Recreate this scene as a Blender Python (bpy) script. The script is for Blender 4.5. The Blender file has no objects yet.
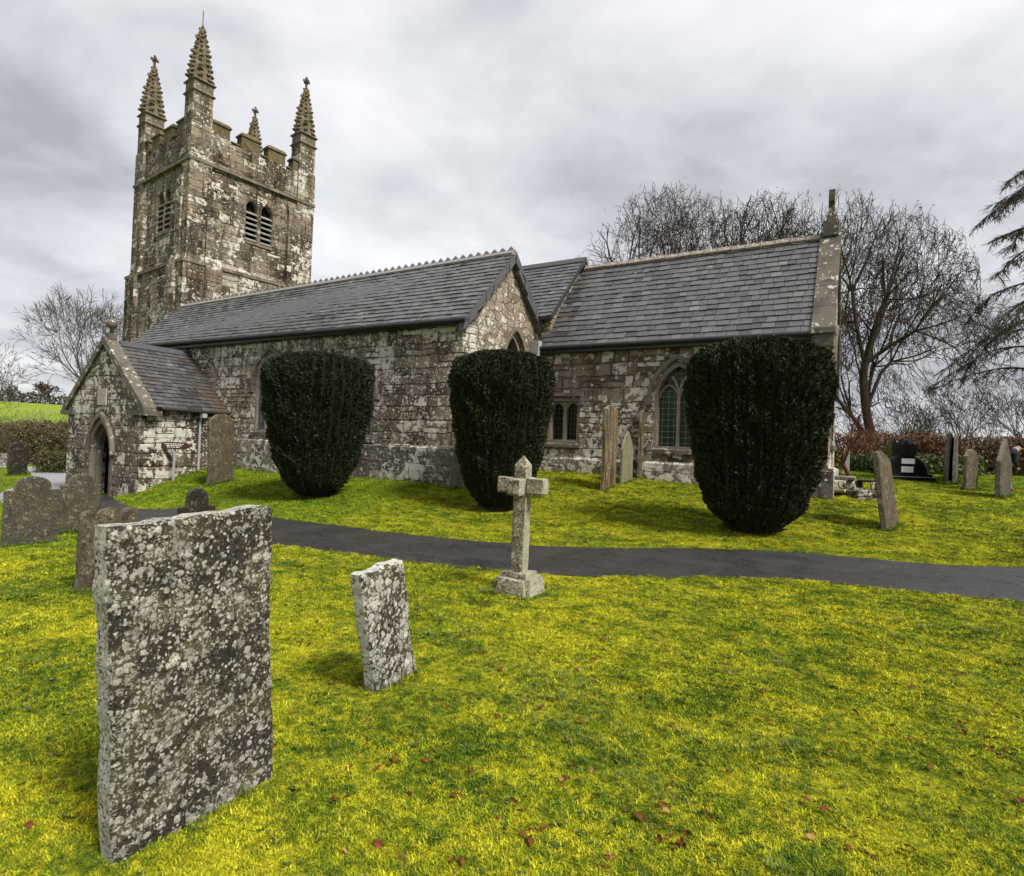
import bpy, math, random
import numpy as np
from mathutils import Vector, Matrix, noise as mnoise
from mathutils.geometry import tessellate_polygon

random.seed(7); rng = np.random.default_rng(7)
S = bpy.context.scene
COL = S.collection

# ------------------------------------------------------------------ camera
F = 588.112; CX, CY = 512.0, 438.0
R = np.array([[0.8599015847614998, 0.5089852048610817, 0.03877274503028944],
              [-0.026005088248835677, -0.032177225594666084, 0.9991438142420741],
              [-0.5097970183414487, 0.8601736379275714, 0.014433042112317523]])
CAM = np.array([0.0, 0.0, 1.6])
cd = bpy.data.cameras.new('camera'); cam = bpy.data.objects.new('camera', cd); COL.objects.link(cam)
cd.sensor_fit = 'HORIZONTAL'; cd.sensor_width = 36.0; cd.lens = F / 1024 * 36
cd.clip_start = 0.05; cd.clip_end = 3000
m = Matrix.Identity(4)
for i in range(3):
    m[i][0] = R[0][i]; m[i][1] = R[1][i]; m[i][2] = -R[2][i]; m[i][3] = CAM[i]
cam.matrix_world = m
S.camera = cam

# ------------------------------------------------------------------ light
SUN_EL, SUN_AZ = 48.0, 104.0        # azimuth clockwise from north (+Y)
sd = bpy.data.lights.new('sun', 'SUN'); so = bpy.data.objects.new('sun', sd); COL.objects.link(so)
sd.energy = 3.3; sd.angle = math.radians(16); sd.color = (1.0, 0.95, 0.87)
so.rotation_euler = (math.radians(90 - SUN_EL), 0, math.radians(180 - SUN_AZ))
S.view_settings.view_transform = 'Standard'; S.view_settings.look = 'None'
S.view_settings.gamma = 1.0; S.view_settings.exposure = 0.85
S.cycles.use_denoising = True
try:
    S.cycles.denoiser = 'OPENIMAGEDENOISE'; S.cycles.denoising_input_passes = 'RGB_ALBEDO_NORMAL'
except Exception: pass
S.cycles.max_bounces = 5; S.cycles.diffuse_bounces = 3; S.cycles.glossy_bounces = 2
S.cycles.use_adaptive_sampling = True; S.cycles.adaptive_threshold = 0.02

# ------------------------------------------------------------------ node helper
class NT:
    def __init__(s, tree): s.t = tree; s.n = tree.nodes; s.l = tree.links
    def put(s, sock, v):
        if v is None: return
        if isinstance(v, bpy.types.NodeSocket): s.l.new(v, sock)
        elif isinstance(v, (tuple, list)):
            sock.default_value = tuple(v) if len(v) == len(sock.default_value) else tuple(v) + (1.0,)
        else: sock.default_value = v
    def node(s, typ, props=None, **inp):
        n = s.n.new(typ)
        for k, v in (props or {}).items(): setattr(n, k, v)
        for k, v in inp.items():
            s.put(n.inputs[int(k[1:])] if k[0] == '_' and k[1:].isdigit() else n.inputs[k.replace('__', ' ')], v)
        return n
    def math(s, op, a, b=None, c=None, clamp=False):
        n = s.n.new('ShaderNodeMath'); n.operation = op; n.use_clamp = clamp
        s.put(n.inputs[0], a); s.put(n.inputs[1], b); s.put(n.inputs[2], c); return n.outputs[0]
    def vmath(s, op, a, b=None):
        n = s.n.new('ShaderNodeVectorMath'); n.operation = op
        s.put(n.inputs[0], a); s.put(n.inputs[1], b); return n.outputs[0]
    def mul(s, v, t): return s.vmath('MULTIPLY', v, t)
    def mix(s, f, a, b, mode='MIX'):
        n = s.n.new('ShaderNodeMix'); n.data_type = 'RGBA'; n.blend_type = mode
        s.put(n.inputs[0], f); s.put(n.inputs[6], a); s.put(n.inputs[7], b); return n.outputs[2]
    def mixf(s, f, a, b):
        n = s.n.new('ShaderNodeMix'); n.data_type = 'FLOAT'
        s.put(n.inputs[0], f); s.put(n.inputs[2], a); s.put(n.inputs[3], b); return n.outputs[0]
    def step(s, v, lo, hi):
        n = s.n.new('ShaderNodeMapRange'); n.interpolation_type = 'SMOOTHSTEP'
        s.put(n.inputs[0], v); s.put(n.inputs[1], lo); s.put(n.inputs[2], hi); return n.outputs[0]
    def noise(s, vec, scale, detail=4, rough=.55, dist=0.0, dim='3D'):
        n = s.n.new('ShaderNodeTexNoise'); n.noise_dimensions = dim
        s.put(n.inputs['Vector'], vec); s.put(n.inputs['Scale'], scale); s.put(n.inputs['Detail'], detail)
        s.put(n.inputs['Roughness'], rough); s.put(n.inputs['Distortion'], dist); return n
    def voro(s, vec, scale, feature='F1', metric='EUCLIDEAN', rand=1.0, dim='3D'):
        n = s.n.new('ShaderNodeTexVoronoi'); n.voronoi_dimensions = dim; n.feature = feature
        if feature != 'DISTANCE_TO_EDGE': n.distance = metric
        s.put(n.inputs['Vector'], vec); s.put(n.inputs['Scale'], scale); s.put(n.inputs['Randomness'], rand); return n
    def ramp(s, f, stops, interp='LINEAR'):
        n = s.n.new('ShaderNodeValToRGB'); e = n.color_ramp.elements; n.color_ramp.interpolation = interp
        while len(e) < len(stops): e.new(0.5)
        for k, (p, c) in enumerate(stops): e[k].position = p; e[k].color = tuple(c) + (1.0,)
        s.put(n.inputs[0], f); return n.outputs[0]
    def bump(s, h, strength=.5, dist=.02, normal=None):
        n = s.n.new('ShaderNodeBump'); s.put(n.inputs['Height'], h)
        n.inputs['Strength'].default_value = strength; n.inputs['Distance'].default_value = dist
        s.put(n.inputs['Normal'], normal); return n.outputs[0]
    def sep(s, v):
        n = s.n.new('ShaderNodeSeparateXYZ'); s.put(n.inputs[0], v); return n.outputs
    def comb(s, x, y, z):
        n = s.n.new('ShaderNodeCombineXYZ')
        for i, v in enumerate((x, y, z)): s.put(n.inputs[i], v)
        return n.outputs[0]
    def obj(s): return s.n.new('ShaderNodeTexCoord').outputs['Object']
    def pos(s): return s.n.new('ShaderNodeNewGeometry').outputs['Position']

def material(name):
    mt = bpy.data.materials.new(name); mt.use_nodes = True
    mt.node_tree.nodes.clear(); return mt, NT(mt.node_tree)
def finish(nt, col, rough=.85, normal=None, spec=.3, **kw):
    p = nt.n.new('ShaderNodeBsdfPrincipled'); o = nt.n.new('ShaderNodeOutputMaterial')
    nt.put(p.inputs['Base Color'], col); nt.put(p.inputs['Roughness'], rough); nt.put(p.inputs['Normal'], normal)
    nt.put(p.inputs['Specular IOR Level'], spec)
    for k, v in kw.items(): nt.put(p.inputs[k.replace('__', ' ')], v)
    nt.l.new(p.outputs[0], o.inputs[0])

# ------------------------------------------------------------------ world: Nishita sky almost covered by a cloud deck
W = bpy.data.worlds.new('World'); S.world = W; W.use_nodes = True
W.node_tree.nodes.clear(); nt = NT(W.node_tree)
sky = nt.node('ShaderNodeTexSky', dict(sky_type='NISHITA', sun_disc=False, sun_elevation=math.radians(SUN_EL), sun_rotation=math.radians(SUN_AZ)))
d = nt.n.new('ShaderNodeTexCoord').outputs['Generated']
x, y, z = nt.sep(d)
zz = nt.math('ADD', nt.math('MAXIMUM', z, 0.0), 0.22)
cp = nt.comb(nt.math('DIVIDE', x, zz), nt.math('DIVIDE', y, zz), 0.0)
n1 = nt.noise(nt.vmath('ADD', cp, (3.1, 1.7, 0)), 0.75, 5, .5, .25).outputs[0]
n2 = nt.noise(nt.vmath('ADD', cp, (9.1, 4.3, 2)), 2.6, 5, .55, .3).outputs[0]
n3 = nt.math('ADD', nt.math('MULTIPLY', n1, .66), nt.math('MULTIPLY', n2, .34))
cloud = nt.ramp(n3, [(0.37, (2.5, 2.56, 2.72)), (0.46, (3.8, 3.86, 4.05)), (0.53, (4.75, 4.8, 4.92)), (0.63, (5.9, 5.92, 5.98))])
full = nt.mix(.94, sky.outputs[0], cloud)
bg = nt.node('ShaderNodeBackground', None, Color=full, Strength=0.102)
nt.l.new(bg.outputs[0], nt.node('ShaderNodeOutputWorld').inputs[0])

# ------------------------------------------------------------------ mesh collecting
MW = {}
class MB:
    def __init__(s): s.v = []; s.f = []; s.m = []; s.smooth = []
    def add(s, verts, faces, mi=0, smooth=False):
        b = len(s.v); s.v += [tuple(map(float, p)) for p in verts]
        for f in faces: s.f.append(tuple(b + i for i in f)); s.m.append(mi); s.smooth.append(smooth)
    def box(s, lo, hi, mi=0, fr=None):
        x0, y0, z0 = lo; x1, y1, z1 = hi
        p = [(x0, y0, z0), (x1, y0, z0), (x1, y1, z0), (x0, y1, z0), (x0, y0, z1), (x1, y0, z1), (x1, y1, z1), (x0, y1, z1)]
        if fr: p = [fr(*q) for q in p]
        s.add(p, [(0, 3, 2, 1), (4, 5, 6, 7), (0, 1, 5, 4), (1, 2, 6, 5), (2, 3, 7, 6), (3, 0, 4, 7)], mi)
    def hexa(s, p, mi=0): s.add(p, [(0, 3, 2, 1), (4, 5, 6, 7), (0, 1, 5, 4), (1, 2, 6, 5), (2, 3, 7, 6), (3, 0, 4, 7)], mi)
    def tube(s, pts, rad, n=8, mi=0, caps=True, smooth=True):
        pts = [Vector(p) for p in pts]
        if not isinstance(rad, (list, tuple)): rad = [rad] * len(pts)
        vs = []; fs = []
        for i, p in enumerate(pts):
            t = (pts[min(i + 1, len(pts) - 1)] - pts[max(i - 1, 0)]).normalized()
            a = t.orthogonal().normalized() if i == 0 else (a - t * a.dot(t)).normalized()
            b = t.cross(a)
            for k in range(n):
                th = 2 * math.pi * k / n; vs.append(p + (a * math.cos(th) + b * math.sin(th)) * rad[i])
        for i in range(len(pts) - 1):
            for k in range(n):
                k2 = (k + 1) % n; fs.append((i * n + k, i * n + k2, (i + 1) * n + k2, (i + 1) * n + k))
        s.add(vs, fs, mi, smooth)
        if caps:
            s.add(vs[:n], [tuple(range(n - 1, -1, -1))], mi); s.add(vs[-n:], [tuple(range(n))], mi)
    def lathe(s, prof, c, n=12, mi=0, rot=0.0, smooth=False):
        vs = []; fs = []
        for r_, z_ in prof:
            for k in range(n):
                th = rot + 2 * math.pi * k / n; vs.append((c[0] + r_ * math.cos(th), c[1] + r_ * math.sin(th), c[2] + z_))
        for i in range(len(prof) - 1):
            for k in range(n):
                k2 = (k + 1) % n; fs.append((i * n + k, i * n + k2, (i + 1) * n + k2, (i + 1) * n + k))
        fs.append(tuple(range(n - 1, -1, -1))); fs.append(tuple((len(prof) - 1) * n + k for k in range(n)))
        s.add(vs, fs, mi, smooth)
    def plate(s, outline, holes, T, fr, mi=0, n0=0.0):
        """flat wall with openings: outline and holes in (u, v); front at n0, back at n0 - T"""
        loops = [outline] + holes
        flat = [p for lp in loops for p in lp]
        tris = tessellate_polygon([[Vector((p[0], p[1], 0)) for p in lp] for lp in loops])
        N = len(flat)
        vs = [fr(u, v, n0) for u, v in flat] + [fr(u, v, n0 - T) for u, v in flat]
        fs = []
        for a, b, c in tris:
            A, B, C_ = flat[a], flat[b], flat[c]
            if (B[0] - A[0]) * (C_[1] - A[1]) - (B[1] - A[1]) * (C_[0] - A[0]) < 0: b, c = c, b
            fs.append((a, b, c)); fs.append((a + N, c + N, b + N))
        o = 0
        for lp in loops:
            k = len(lp)
            for i in range(k):
                j = (i + 1) % k; fs.append((o + i, o + i + N, o + j + N, o + j))
            o += k
        s.add(vs, fs, mi)
    def strip(s, A, B, fr, n0, n1, mi=0, closed=False):
        """solid band between two (u, v) polylines, from n0 (back) to n1 (front)"""
        k = len(A)
        vs = [fr(*p, n1) for p in A] + [fr(*p, n1) for p in B] + [fr(*p, n0) for p in A] + [fr(*p, n0) for p in B]
        fs = []
        for i in range(k if closed else k - 1):
            j = (i + 1) % k
            fs += [(i, j, k + j, k + i), (2 * k + i, 3 * k + i, 3 * k + j, 2 * k + j), (i, 2 * k + i, 2 * k + j, j), (k + i, k + j, 3 * k + j, 3 * k + i)]
        if not closed:
            e = k - 1; fs += [(0, k, 3 * k, 2 * k), (e, 2 * k + e, 3 * k + e, k + e)]
        s.add(vs, fs, mi)
    def bar(s, pts, w, fr, n0, n1, mi=0):
        A, B = [], []
        for i, p in enumerate(pts):
            a = pts[max(i - 1, 0)]; b = pts[min(i + 1, len(pts) - 1)]
            dx, dy = b[0] - a[0], b[1] - a[1]; L = math.hypot(dx, dy) or 1
            A.append((p[0] - dy / L * w / 2, p[1] + dx / L * w / 2)); B.append((p[0] + dy / L * w / 2, p[1] - dx / L * w / 2))
        s.strip(A, B, fr, n0, n1, mi)
    def build(s, name, mats, parent=None, at=None):
        if not isinstance(mats, (list, tuple)): mats = [mats]
        me = bpy.data.meshes.new(name)
        if at is not None:
            iv = Matrix(at).inverted(); s.v = [tuple(iv @ Vector(p)) for p in s.v]
        me.from_pydata(s.v, [], s.f)
        for mt in mats: me.materials.append(mt)
        me.polygons.foreach_set('material_index', s.m); me.polygons.foreach_set('use_smooth', s.smooth)
        import bmesh
        bm = bmesh.new(); bm.from_mesh(me); bmesh.ops.recalc_face_normals(bm, faces=bm.faces); bm.to_mesh(me); bm.free()
        return link(name, me, parent, at)
def link(name, me, parent=None, at=None):
    o = bpy.data.objects.new(name, me); COL.objects.link(o)
    mw = Matrix(at) if at is not None else Matrix.Identity(4)
    if parent is not None:
        o.parent = parent; o.matrix_parent_inverse = MW[parent.name].inverted()
    o.matrix_basis = mw; MW[o.name] = mw
    return o
def from_arrays(name, V, Fq, mats, parent=None, smooth=False, at=None):
    """V (n,3), Fq (k,3 or 4)"""
    V = np.asarray(V, np.float32)
    if at is not None:
        iv = np.array(Matrix(at).inverted()); V = V @ iv[:3, :3].T + iv[:3, 3]
    me = bpy.data.meshes.new(name); k = Fq.shape[1]
    me.vertices.add(len(V)); me.vertices.foreach_set('co', V.astype(np.float32).ravel())
    me.loops.add(Fq.size); me.loops.foreach_set('vertex_index', Fq.astype(np.int32).ravel())
    me.polygons.add(len(Fq)); me.polygons.foreach_set('loop_start', np.arange(0, Fq.size, k, dtype=np.int32))
    me.polygons.foreach_set('loop_total', np.full(len(Fq), k, np.int32))
    me.polygons.foreach_set('use_smooth', np.full(len(Fq), smooth))
    for mt in (mats if isinstance(mats, (list, tuple)) else [mats]): me.materials.append(mt)
    me.update(calc_edges=True)
    return link(name, me, parent, at)
def tag(o, label, cat, group=None, kind=None):
    if label: o['label'] = label
    if cat: o['category'] = cat
    if group: o['group'] = group
    if kind: o['kind'] = kind
    return o
def thing(name, loc, label, cat, group=None):
    o = bpy.data.objects.new(name, None); COL.objects.link(o)
    mw = Matrix.Translation(Vector(loc)); o.matrix_basis = mw; MW[o.name] = mw; o.empty_display_size = .3
    return tag(o, label, cat, group)
def dup(o, delta, parent=None, **props):
    """copy of an object and its children, moved by delta (Matrix applied in world space)"""
    c = o.copy(); COL.objects.link(c)
    mw = delta @ MW[o.name]; MW[c.name] = mw
    if parent is not None:
        c.parent = parent; c.matrix_parent_inverse = MW[parent.name].inverted()
    c.matrix_basis = mw
    for k, v in props.items(): c[k] = v
    for ch in list(o.children): dup(ch, delta, c)
    return c

# ------------------------------------------------------------------ terrain
def ray(px, py): return R.T @ np.array([px - CX, CY - py, F])
def on_z(px, py, z):
    r = ray(px, py); return CAM + r * (z - CAM[2]) / r[2]
ctrl = []
for px, py, z in [(107, 870, 0), (272, 775, 0), (415, 668, 0), (518, 598, 0), (900, 850, 0), (1000, 650, .03), (700, 640, 0), (20, 700, -.02), (0, 876, 0),
                  (1024, 583, .08), (768, 564, .04), (512, 556, 0), (270, 530, -.10), (140, 516, -.28), (108, 503, -.48), (95, 497, -.58),
                  (30, 545, -.15), (85, 533, -.2), (100, 588, -.06), (0, 495, -.5), (60, 477, -.72), (20, 474, -.8),
                  (765, 530, .2), (600, 520, .15), (500, 505, .2), (325, 493, .22), (826, 497, .62), (694, 480, .83), (610, 468, 1.02),
                  (453, 482, .57), (370, 476, .56), (250, 470, .46), (205, 468, .46), (165, 481, .05), (136, 494, -.34), (105, 498, -.6),
                  (888, 527, .3), (1003, 497, .7), (970, 490, .75), (949, 483, .85), (910, 480, .9), (850, 495, .66), (1024, 540, .25)]:
    ctrl.append(on_z(px, py, z))
ctrl += [np.array(p, float) for p in [(-3, -8, 0), (8, -4, 0), (8, 6, 0), (10, 14, .5), (14, 26, 1.0), (4, 32, 1.1), (-6, 30, 1.1), (-20, 30, .5),
         (-36, 26, -.3), (-40, 14, -.9), (-30, 5, -.8), (-18, -2, -.4), (-12, -10, -.2), (20, 12, .6), (-30, 14, -.1), (-24, 12.5, -.5), (-12, 18, .7)]]
ctrl = np.array(ctrl)
def tps_fit(P_, lam=.6):
    n = len(P_); d2 = ((P_[:, None, :2] - P_[None, :, :2]) ** 2).sum(-1)
    K = np.where(d2 > 0, d2 * np.log(np.maximum(d2, 1e-9)) * .5, 0) + lam * np.eye(n)
    Q = np.c_[np.ones(n), P_[:, :2]]
    A = np.block([[K, Q], [Q.T, np.zeros((3, 3))]])
    return np.linalg.solve(A, np.r_[P_[:, 2], 0, 0, 0])
TW = tps_fit(ctrl)
def sst(a, b, x):
    t = np.clip((x - a) / (b - a), 0, 1); return t * t * (3 - 2 * t)
def H(x, y):
    x = np.asarray(x, float); y = np.asarray(y, float); sh = np.broadcast(x, y).shape
    X = np.broadcast_to(x, sh).ravel(); Y = np.broadcast_to(y, sh).ravel()
    out = np.zeros(len(X))
    for s0 in range(0, len(X), 20000):
        xs, ys = X[s0:s0 + 20000], Y[s0:s0 + 20000]
        d2 = (xs[:, None] - ctrl[None, :, 0]) ** 2 + (ys[:, None] - ctrl[None, :, 1]) ** 2
        K = np.where(d2 > 0, d2 * np.log(np.maximum(d2, 1e-9)) * .5, 0)
        out[s0:s0 + 20000] = K @ TW[:-3] + TW[-3] + TW[-2] * xs + TW[-1] * ys
    far = 0.35 + 0.02 * np.clip(X, -60, 60)
    rr = np.hypot(X + 8, Y - 10)
    w = sst(24, 44, rr); out = np.clip(out, -1.2, 1.5) * (1 - w) + np.clip(far, -.9, 1.2) * w
    # hill with the green field far to the west
    dd = -X * .93 + Y * .36
    out += 8.5 * sst(55, 190, dd) 
    return out.reshape(sh)
def Hs(x, y): return float(H(np.array([x]), np.array([y]))[0])
def gp(px, py):
    """ground point seen at a pixel"""
    r = ray(px, py); r = r / np.linalg.norm(r); t = 1.0
    for i in range(4000):
        p = CAM + r * t
        if t > 200: break
        if p[2] < Hs(p[0], p[1]): 
            lo, hi = t - .12, t
            for _ in range(14):
                mid = (lo + hi) / 2; p = CAM + r * mid
                if p[2] < Hs(p[0], p[1]): hi = mid
                else: lo = mid
            return CAM + r * hi
        t += .12
    return p
def depth(p): return float(R[2] @ (np.array(p) - CAM))
def at_depth(px, d, z=None):
    """ground point below pixel column px at a given depth"""
    h = np.array([px - CX, 0, F]); r = R.T @ h; p = CAM + r * (d / F); p[2] = Hs(p[0], p[1]) if z is None else z; return p

# path centre line (asphalt) and the pale branch to the west
path_main = [(14.0, 17.6), (7.5, 13.6)] + [tuple(gp(a, b)[:2]) for a, b in ((1024, 583.5), (768, 564), (512, 556.5), (270, 530), (150, 517))] + [(-15.5, 6.9), (-19.5, 8.3), (-21.7, 9.3)]
path_west = [(-16.5, 7.2), (-19.5, 7.6), (-23.5, 8.6), (-27.5, 10.6), (-33, 13), (-42, 16)]
def resample(pts, step):
    P_ = np.array(pts, float); out = []
    n = len(P_)
    for i in range(n - 1):
        p0, p1, p2, p3 = P_[max(i - 1, 0)], P_[i], P_[i + 1], P_[min(i + 2, n - 1)]
        k = max(2, int(np.linalg.norm(p2 - p1) / step))
        for t in np.linspace(0, 1, k, endpoint=False):
            out.append(.5 * ((2 * p1) + (p2 - p0) * t + (2 * p0 - 5 * p1 + 4 * p2 - p3) * t * t + (3 * p1 - p0 - 3 * p2 + p3) * t ** 3))
    out.append(P_[-1]); return np.array(out)
PM = resample(path_main, .12); PWs = resample(path_west, .15)
def path_dist(X, Y, P_, chunk=20000):
    out = np.empty(len(X))
    for s0 in range(0, len(X), chunk):
        out[s0:s0 + chunk] = np.sqrt(((X[s0:s0 + chunk, None] - P_[None, ::3, 0]) ** 2 + (Y[s0:s0 + chunk, None] - P_[None, ::3, 1]) ** 2).min(1))
    return out
HWM, HWW = 1.02, .75

# ------------------------------------------------------------------ materials
def grass_cols(nt, bright=1.0):
    p = nt.pos()
    a = nt.noise(p, .55, 4, .6).outputs[0]; b = nt.noise(p, 3.2, 4, .65).outputs[0]; c = nt.noise(p, 17, 5, .72).outputs[0]
    f = nt.math('ADD', nt.math('ADD', nt.math('MULTIPLY', a, .30), nt.math('MULTIPLY', b, .38)), nt.math('MULTIPLY', c, .46))
    col = nt.ramp(f, [(0.40, (.022, .041, .006)), (0.485, (.060, .100, .009)), (0.545, (.138, .170, .011)), (0.61, (.275, .278, .014)), (0.70, (.44, .405, .022))])
    # greener towards the left of the churchyard and beyond the path
    x_, y_, z_ = nt.sep(p)
    q = nt.math('ADD', x_, nt.math('MULTIPLY', nt.noise(p, .35, 2).outputs[0], 5))
    g = nt.step(q, -4.5, -9.5)
    far = nt.step(y_, 16, 30)
    g = nt.math('MAXIMUM', nt.math('MULTIPLY', g, .7), nt.math('MULTIPLY', far, .6))
    col = nt.mix(g, col, nt.ramp(f, [(0.36, (.028, .07, .007)), (0.55, (.09, .17, .012)), (0.74, (.22, .26, .014))]))
    x2 = nt.noise(nt.vmath('ADD', p, (7, 3, 0)), 5.5, 4, .7).outputs[0]
    col = nt.mix(nt.math('MULTIPLY', nt.step(x2, .60, .72), .75), col, (.07, .042, .016))
    return nt.mix(1.0, col, (bright, bright, bright), 'MULTIPLY'), b, c, p

def mat_ground():
    mt, nt = material('lawn'); col, b, c, p = grass_cols(nt, .72)
    x_, y_, z_ = nt.sep(p)
    far = nt.step(nt.math('ADD', nt.math('MULTIPLY', x_, -.93), nt.math('MULTIPLY', y_, .36)), 50, 75)
    field = nt.mix(nt.noise(p, .06, 3).outputs[0], (.13, .19, .02), (.21, .27, .035))
    col = nt.mix(far, col, field)
    h = nt.math('ADD', nt.math('MULTIPLY', b, .6), nt.noise(p, 45, 3).outputs[0])
    finish(nt, col, .95, nt.bump(h, .7, .03), .05); return mt
def mat_blade():
    mt, nt = material('grass_blade'); col, b, c, p = grass_cols(nt, 1.12)
    ri = nt.n.new('ShaderNodeNewGeometry').outputs['Random Per Island']
    k = nt.math('ADD', nt.math('MULTIPLY', nt.math('MULTIPLY', ri, ri), 1.35), .5)
    col = nt.mix(1.0, col, nt.comb(k, k, k), 'MULTIPLY')
    col = nt.mix(nt.math('GREATER_THAN', ri, .955), col, (.40, .36, .16))
    finish(nt, col, .85, None, .06); return mt

def mat_tuft():
    mt, nt = material('long_grass'); ri = nt.n.new('ShaderNodeNewGeometry').outputs['Random Per Island']
    finish(nt, nt.ramp(ri, [(0, (.025, .055, .008)), (.5, (.06, .11, .014)), (.85, (.12, .17, .02)), (1, (.32, .27, .10))]), .7, None, .15); return mt
def mat_weed():
    mt, nt = material('lawn_weed'); ri = nt.n.new('ShaderNodeNewGeometry').outputs['Random Per Island']
    finish(nt, nt.ramp(ri, [(0, (.028, .05, .008)), (.6, (.055, .09, .014)), (1, (.13, .15, .03))]), .85, None, .05); return mt
def mat_masonry(name, sx=.52, sz=.30, tones=None, lichen=.5, dark=.6, rand=.8, mortar=(.215, .17, .115), moss=0.0, mort_w=.10, coursed=True):
    return _masonry(name, sx, sz, tones, lichen, dark, rand, mortar, moss, mort_w, coursed)
def _masonry(name, sx=.52, sz=.30, tones=None, lichen=.5, dark=.6, rand=.8, mortar=(.21, .175, .125), moss=0.0, mort_w=.10, coursed=True):
    mt, nt = material(name); tc = nt.n.new('ShaderNodeTexCoord'); co = tc.outputs['Object']; no = tc.outputs['Normal']
    x, y, z = nt.sep(co); nx, ny, nz = nt.sep(no)
    useY = nt.math('GREATER_THAN', nt.math('ABSOLUTE', nx), nt.math('ABSOLUTE', ny))
    u = nt.mixf(useY, x, nt.math('ADD', y, 37.3))
    wn = nt.noise(co, 1.6, 3); wv = nt.sep(wn.outputs['Color'])
    u2 = nt.math('ADD', u, nt.math('MULTIPLY', nt.math('SUBTRACT', wv[0], .5), .30))
    z2 = nt.math('ADD', z, nt.math('MULTIPLY', nt.math('SUBTRACT', wv[1], .5), .16))
    vec = nt.comb(nt.math('DIVIDE', u2, sx), nt.math('DIVIDE', z2, sz), 0.0)
    f1 = nt.voro(vec, 1.0, 'F1', 'CHEBYCHEV', rand, '2D'); f2 = nt.voro(vec, 1.0, 'F2', 'CHEBYCHEV', rand, '2D')
    edge = nt.math('SUBTRACT', f2.outputs['Distance'], f1.outputs['Distance']); rcol = f1.outputs['Color']
    if coursed:
        wn3 = nt.sep(nt.noise(co, 5.5, 3).outputs['Color'])
        uu = nt.math('ADD', u, nt.math('ADD', nt.math('MULTIPLY', nt.math('SUBTRACT', wv[0], .5), .16), nt.math('MULTIPLY', nt.math('SUBTRACT', wn3[0], .5), .10)))
        vv = nt.math('ADD', z, nt.math('ADD', nt.math('MULTIPLY', nt.math('SUBTRACT', wv[1], .5), .12), nt.math('MULTIPLY', nt.math('SUBTRACT', wn3[1], .5), .07)))
        v1 = nt.math('ADD', nt.math('DIVIDE', vv, sz), nt.math('MULTIPLY', nt.noise(nt.comb(0, 0, vv), 1.1, 1).outputs[0], 1.6))
        row = nt.math('FLOOR', v1); fv = nt.math('FRACT', v1)
        def wh(a, b, c=0.0):
            n = nt.n.new('ShaderNodeTexWhiteNoise'); n.noise_dimensions = '3D'; nt.put(n.inputs['Vector'], nt.comb(a, b, c)); return n
        hr = wh(row, 3.7).outputs['Value']
        u1 = nt.math('ADD', nt.math('ADD', nt.math('DIVIDE', uu, nt.math('ADD', nt.math('MULTIPLY', hr, sx * .5), sx * .75)), nt.math('MULTIPLY', hr, 17.3)), nt.math('MULTIPLY', nt.noise(nt.comb(uu, nt.math('MULTIPLY', row, 5.1), 0), 1.4, 1).outputs[0], 1.3))
        ci = nt.math('FLOOR', u1); fu = nt.math('FRACT', u1)
        h0 = nt.sep(wh(ci, row, 1.0).outputs['Color'])
        sh = nt.math('GREATER_THAN', h0[0], .70); sv = nt.math('MULTIPLY', nt.math('GREATER_THAN', h0[1], .72), nt.math('SUBTRACT', 1.0, sh))
        f2v = nt.math('MULTIPLY', fv, 2.0); f2u = nt.math('MULTIPLY', fu, 2.0)
        fv2 = nt.mixf(sh, fv, nt.math('FRACT', f2v)); fu2 = nt.mixf(sv, fu, nt.math('FRACT', f2u))
        kv = nt.math('MULTIPLY', sh, nt.math('FLOOR', f2v)); ku = nt.math('MULTIPLY', sv, nt.math('FLOOR', f2u))
        eu = nt.math('MULTIPLY', nt.math('MINIMUM', fu2, nt.math('SUBTRACT', 1.0, fu2)), nt.mixf(sv, sx, sx * .5))
        ev = nt.math('MULTIPLY', nt.math('MINIMUM', fv2, nt.math('SUBTRACT', 1.0, fv2)), nt.mixf(sh, sz, sz * .5))
        # rounded corners: smooth minimum of the two distances
        sm = nt.n.new('ShaderNodeMath'); sm.operation = 'SMOOTH_MIN'; nt.put(sm.inputs[0], eu); nt.put(sm.inputs[1], ev); sm.inputs[2].default_value = .05
        edge = nt.math('MULTIPLY', sm.outputs[0], 3.2); rcol = wh(ci, row, nt.math('ADD', nt.math('MULTIPLY', kv, 3.3), nt.math('ADD', nt.math('MULTIPLY', ku, 7.7), 2.0))).outputs['Color']
    fine = nt.noise(co, 26, 5, .65).outputs[0]; medn = nt.noise(co, 5.5, 6, .62).outputs[0]
    edge = nt.math('ADD', edge, nt.math('MULTIPLY', nt.math('SUBTRACT', medn, .5), .14))
    stone = nt.step(edge, .01, mort_w)
    rc = nt.sep(rcol)
    tones = tones or [(.0, (.060, .050, .038)), (.25, (.125, .102, .074)), (.5, (.20, .162, .118)), (.74, (.27, .222, .16)), (.88, (.19, .13, .088)), (1.0, (.36, .32, .26))]
    base = nt.ramp(rc[0], tones)
    base = nt.mix(nt.math('MULTIPLY', nt.step(fine, .35, .75), .55), base, nt.mix(1, base, (.45, .42, .38), 'MULTIPLY'))
    base = nt.mix(nt.math('MULTIPLY', nt.step(medn, .42, .66), .4), base, (.30, .26, .205))
    col = nt.mix(stone, mortar, base)
    # crevice grime is a real dark joint: narrow band only
    col = nt.mix(nt.math('MULTIPLY', nt.step(edge, .045, .0), .5), col, (.05, .04, .03))
    # rain stains running down
    st = nt.noise(nt.comb(nt.math('MULTIPLY', u, 1.3), nt.math('MULTIPLY', z, .16), nt.math('MULTIPLY', useY, 9)), 1.0, 5, .65).outputs[0]
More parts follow.
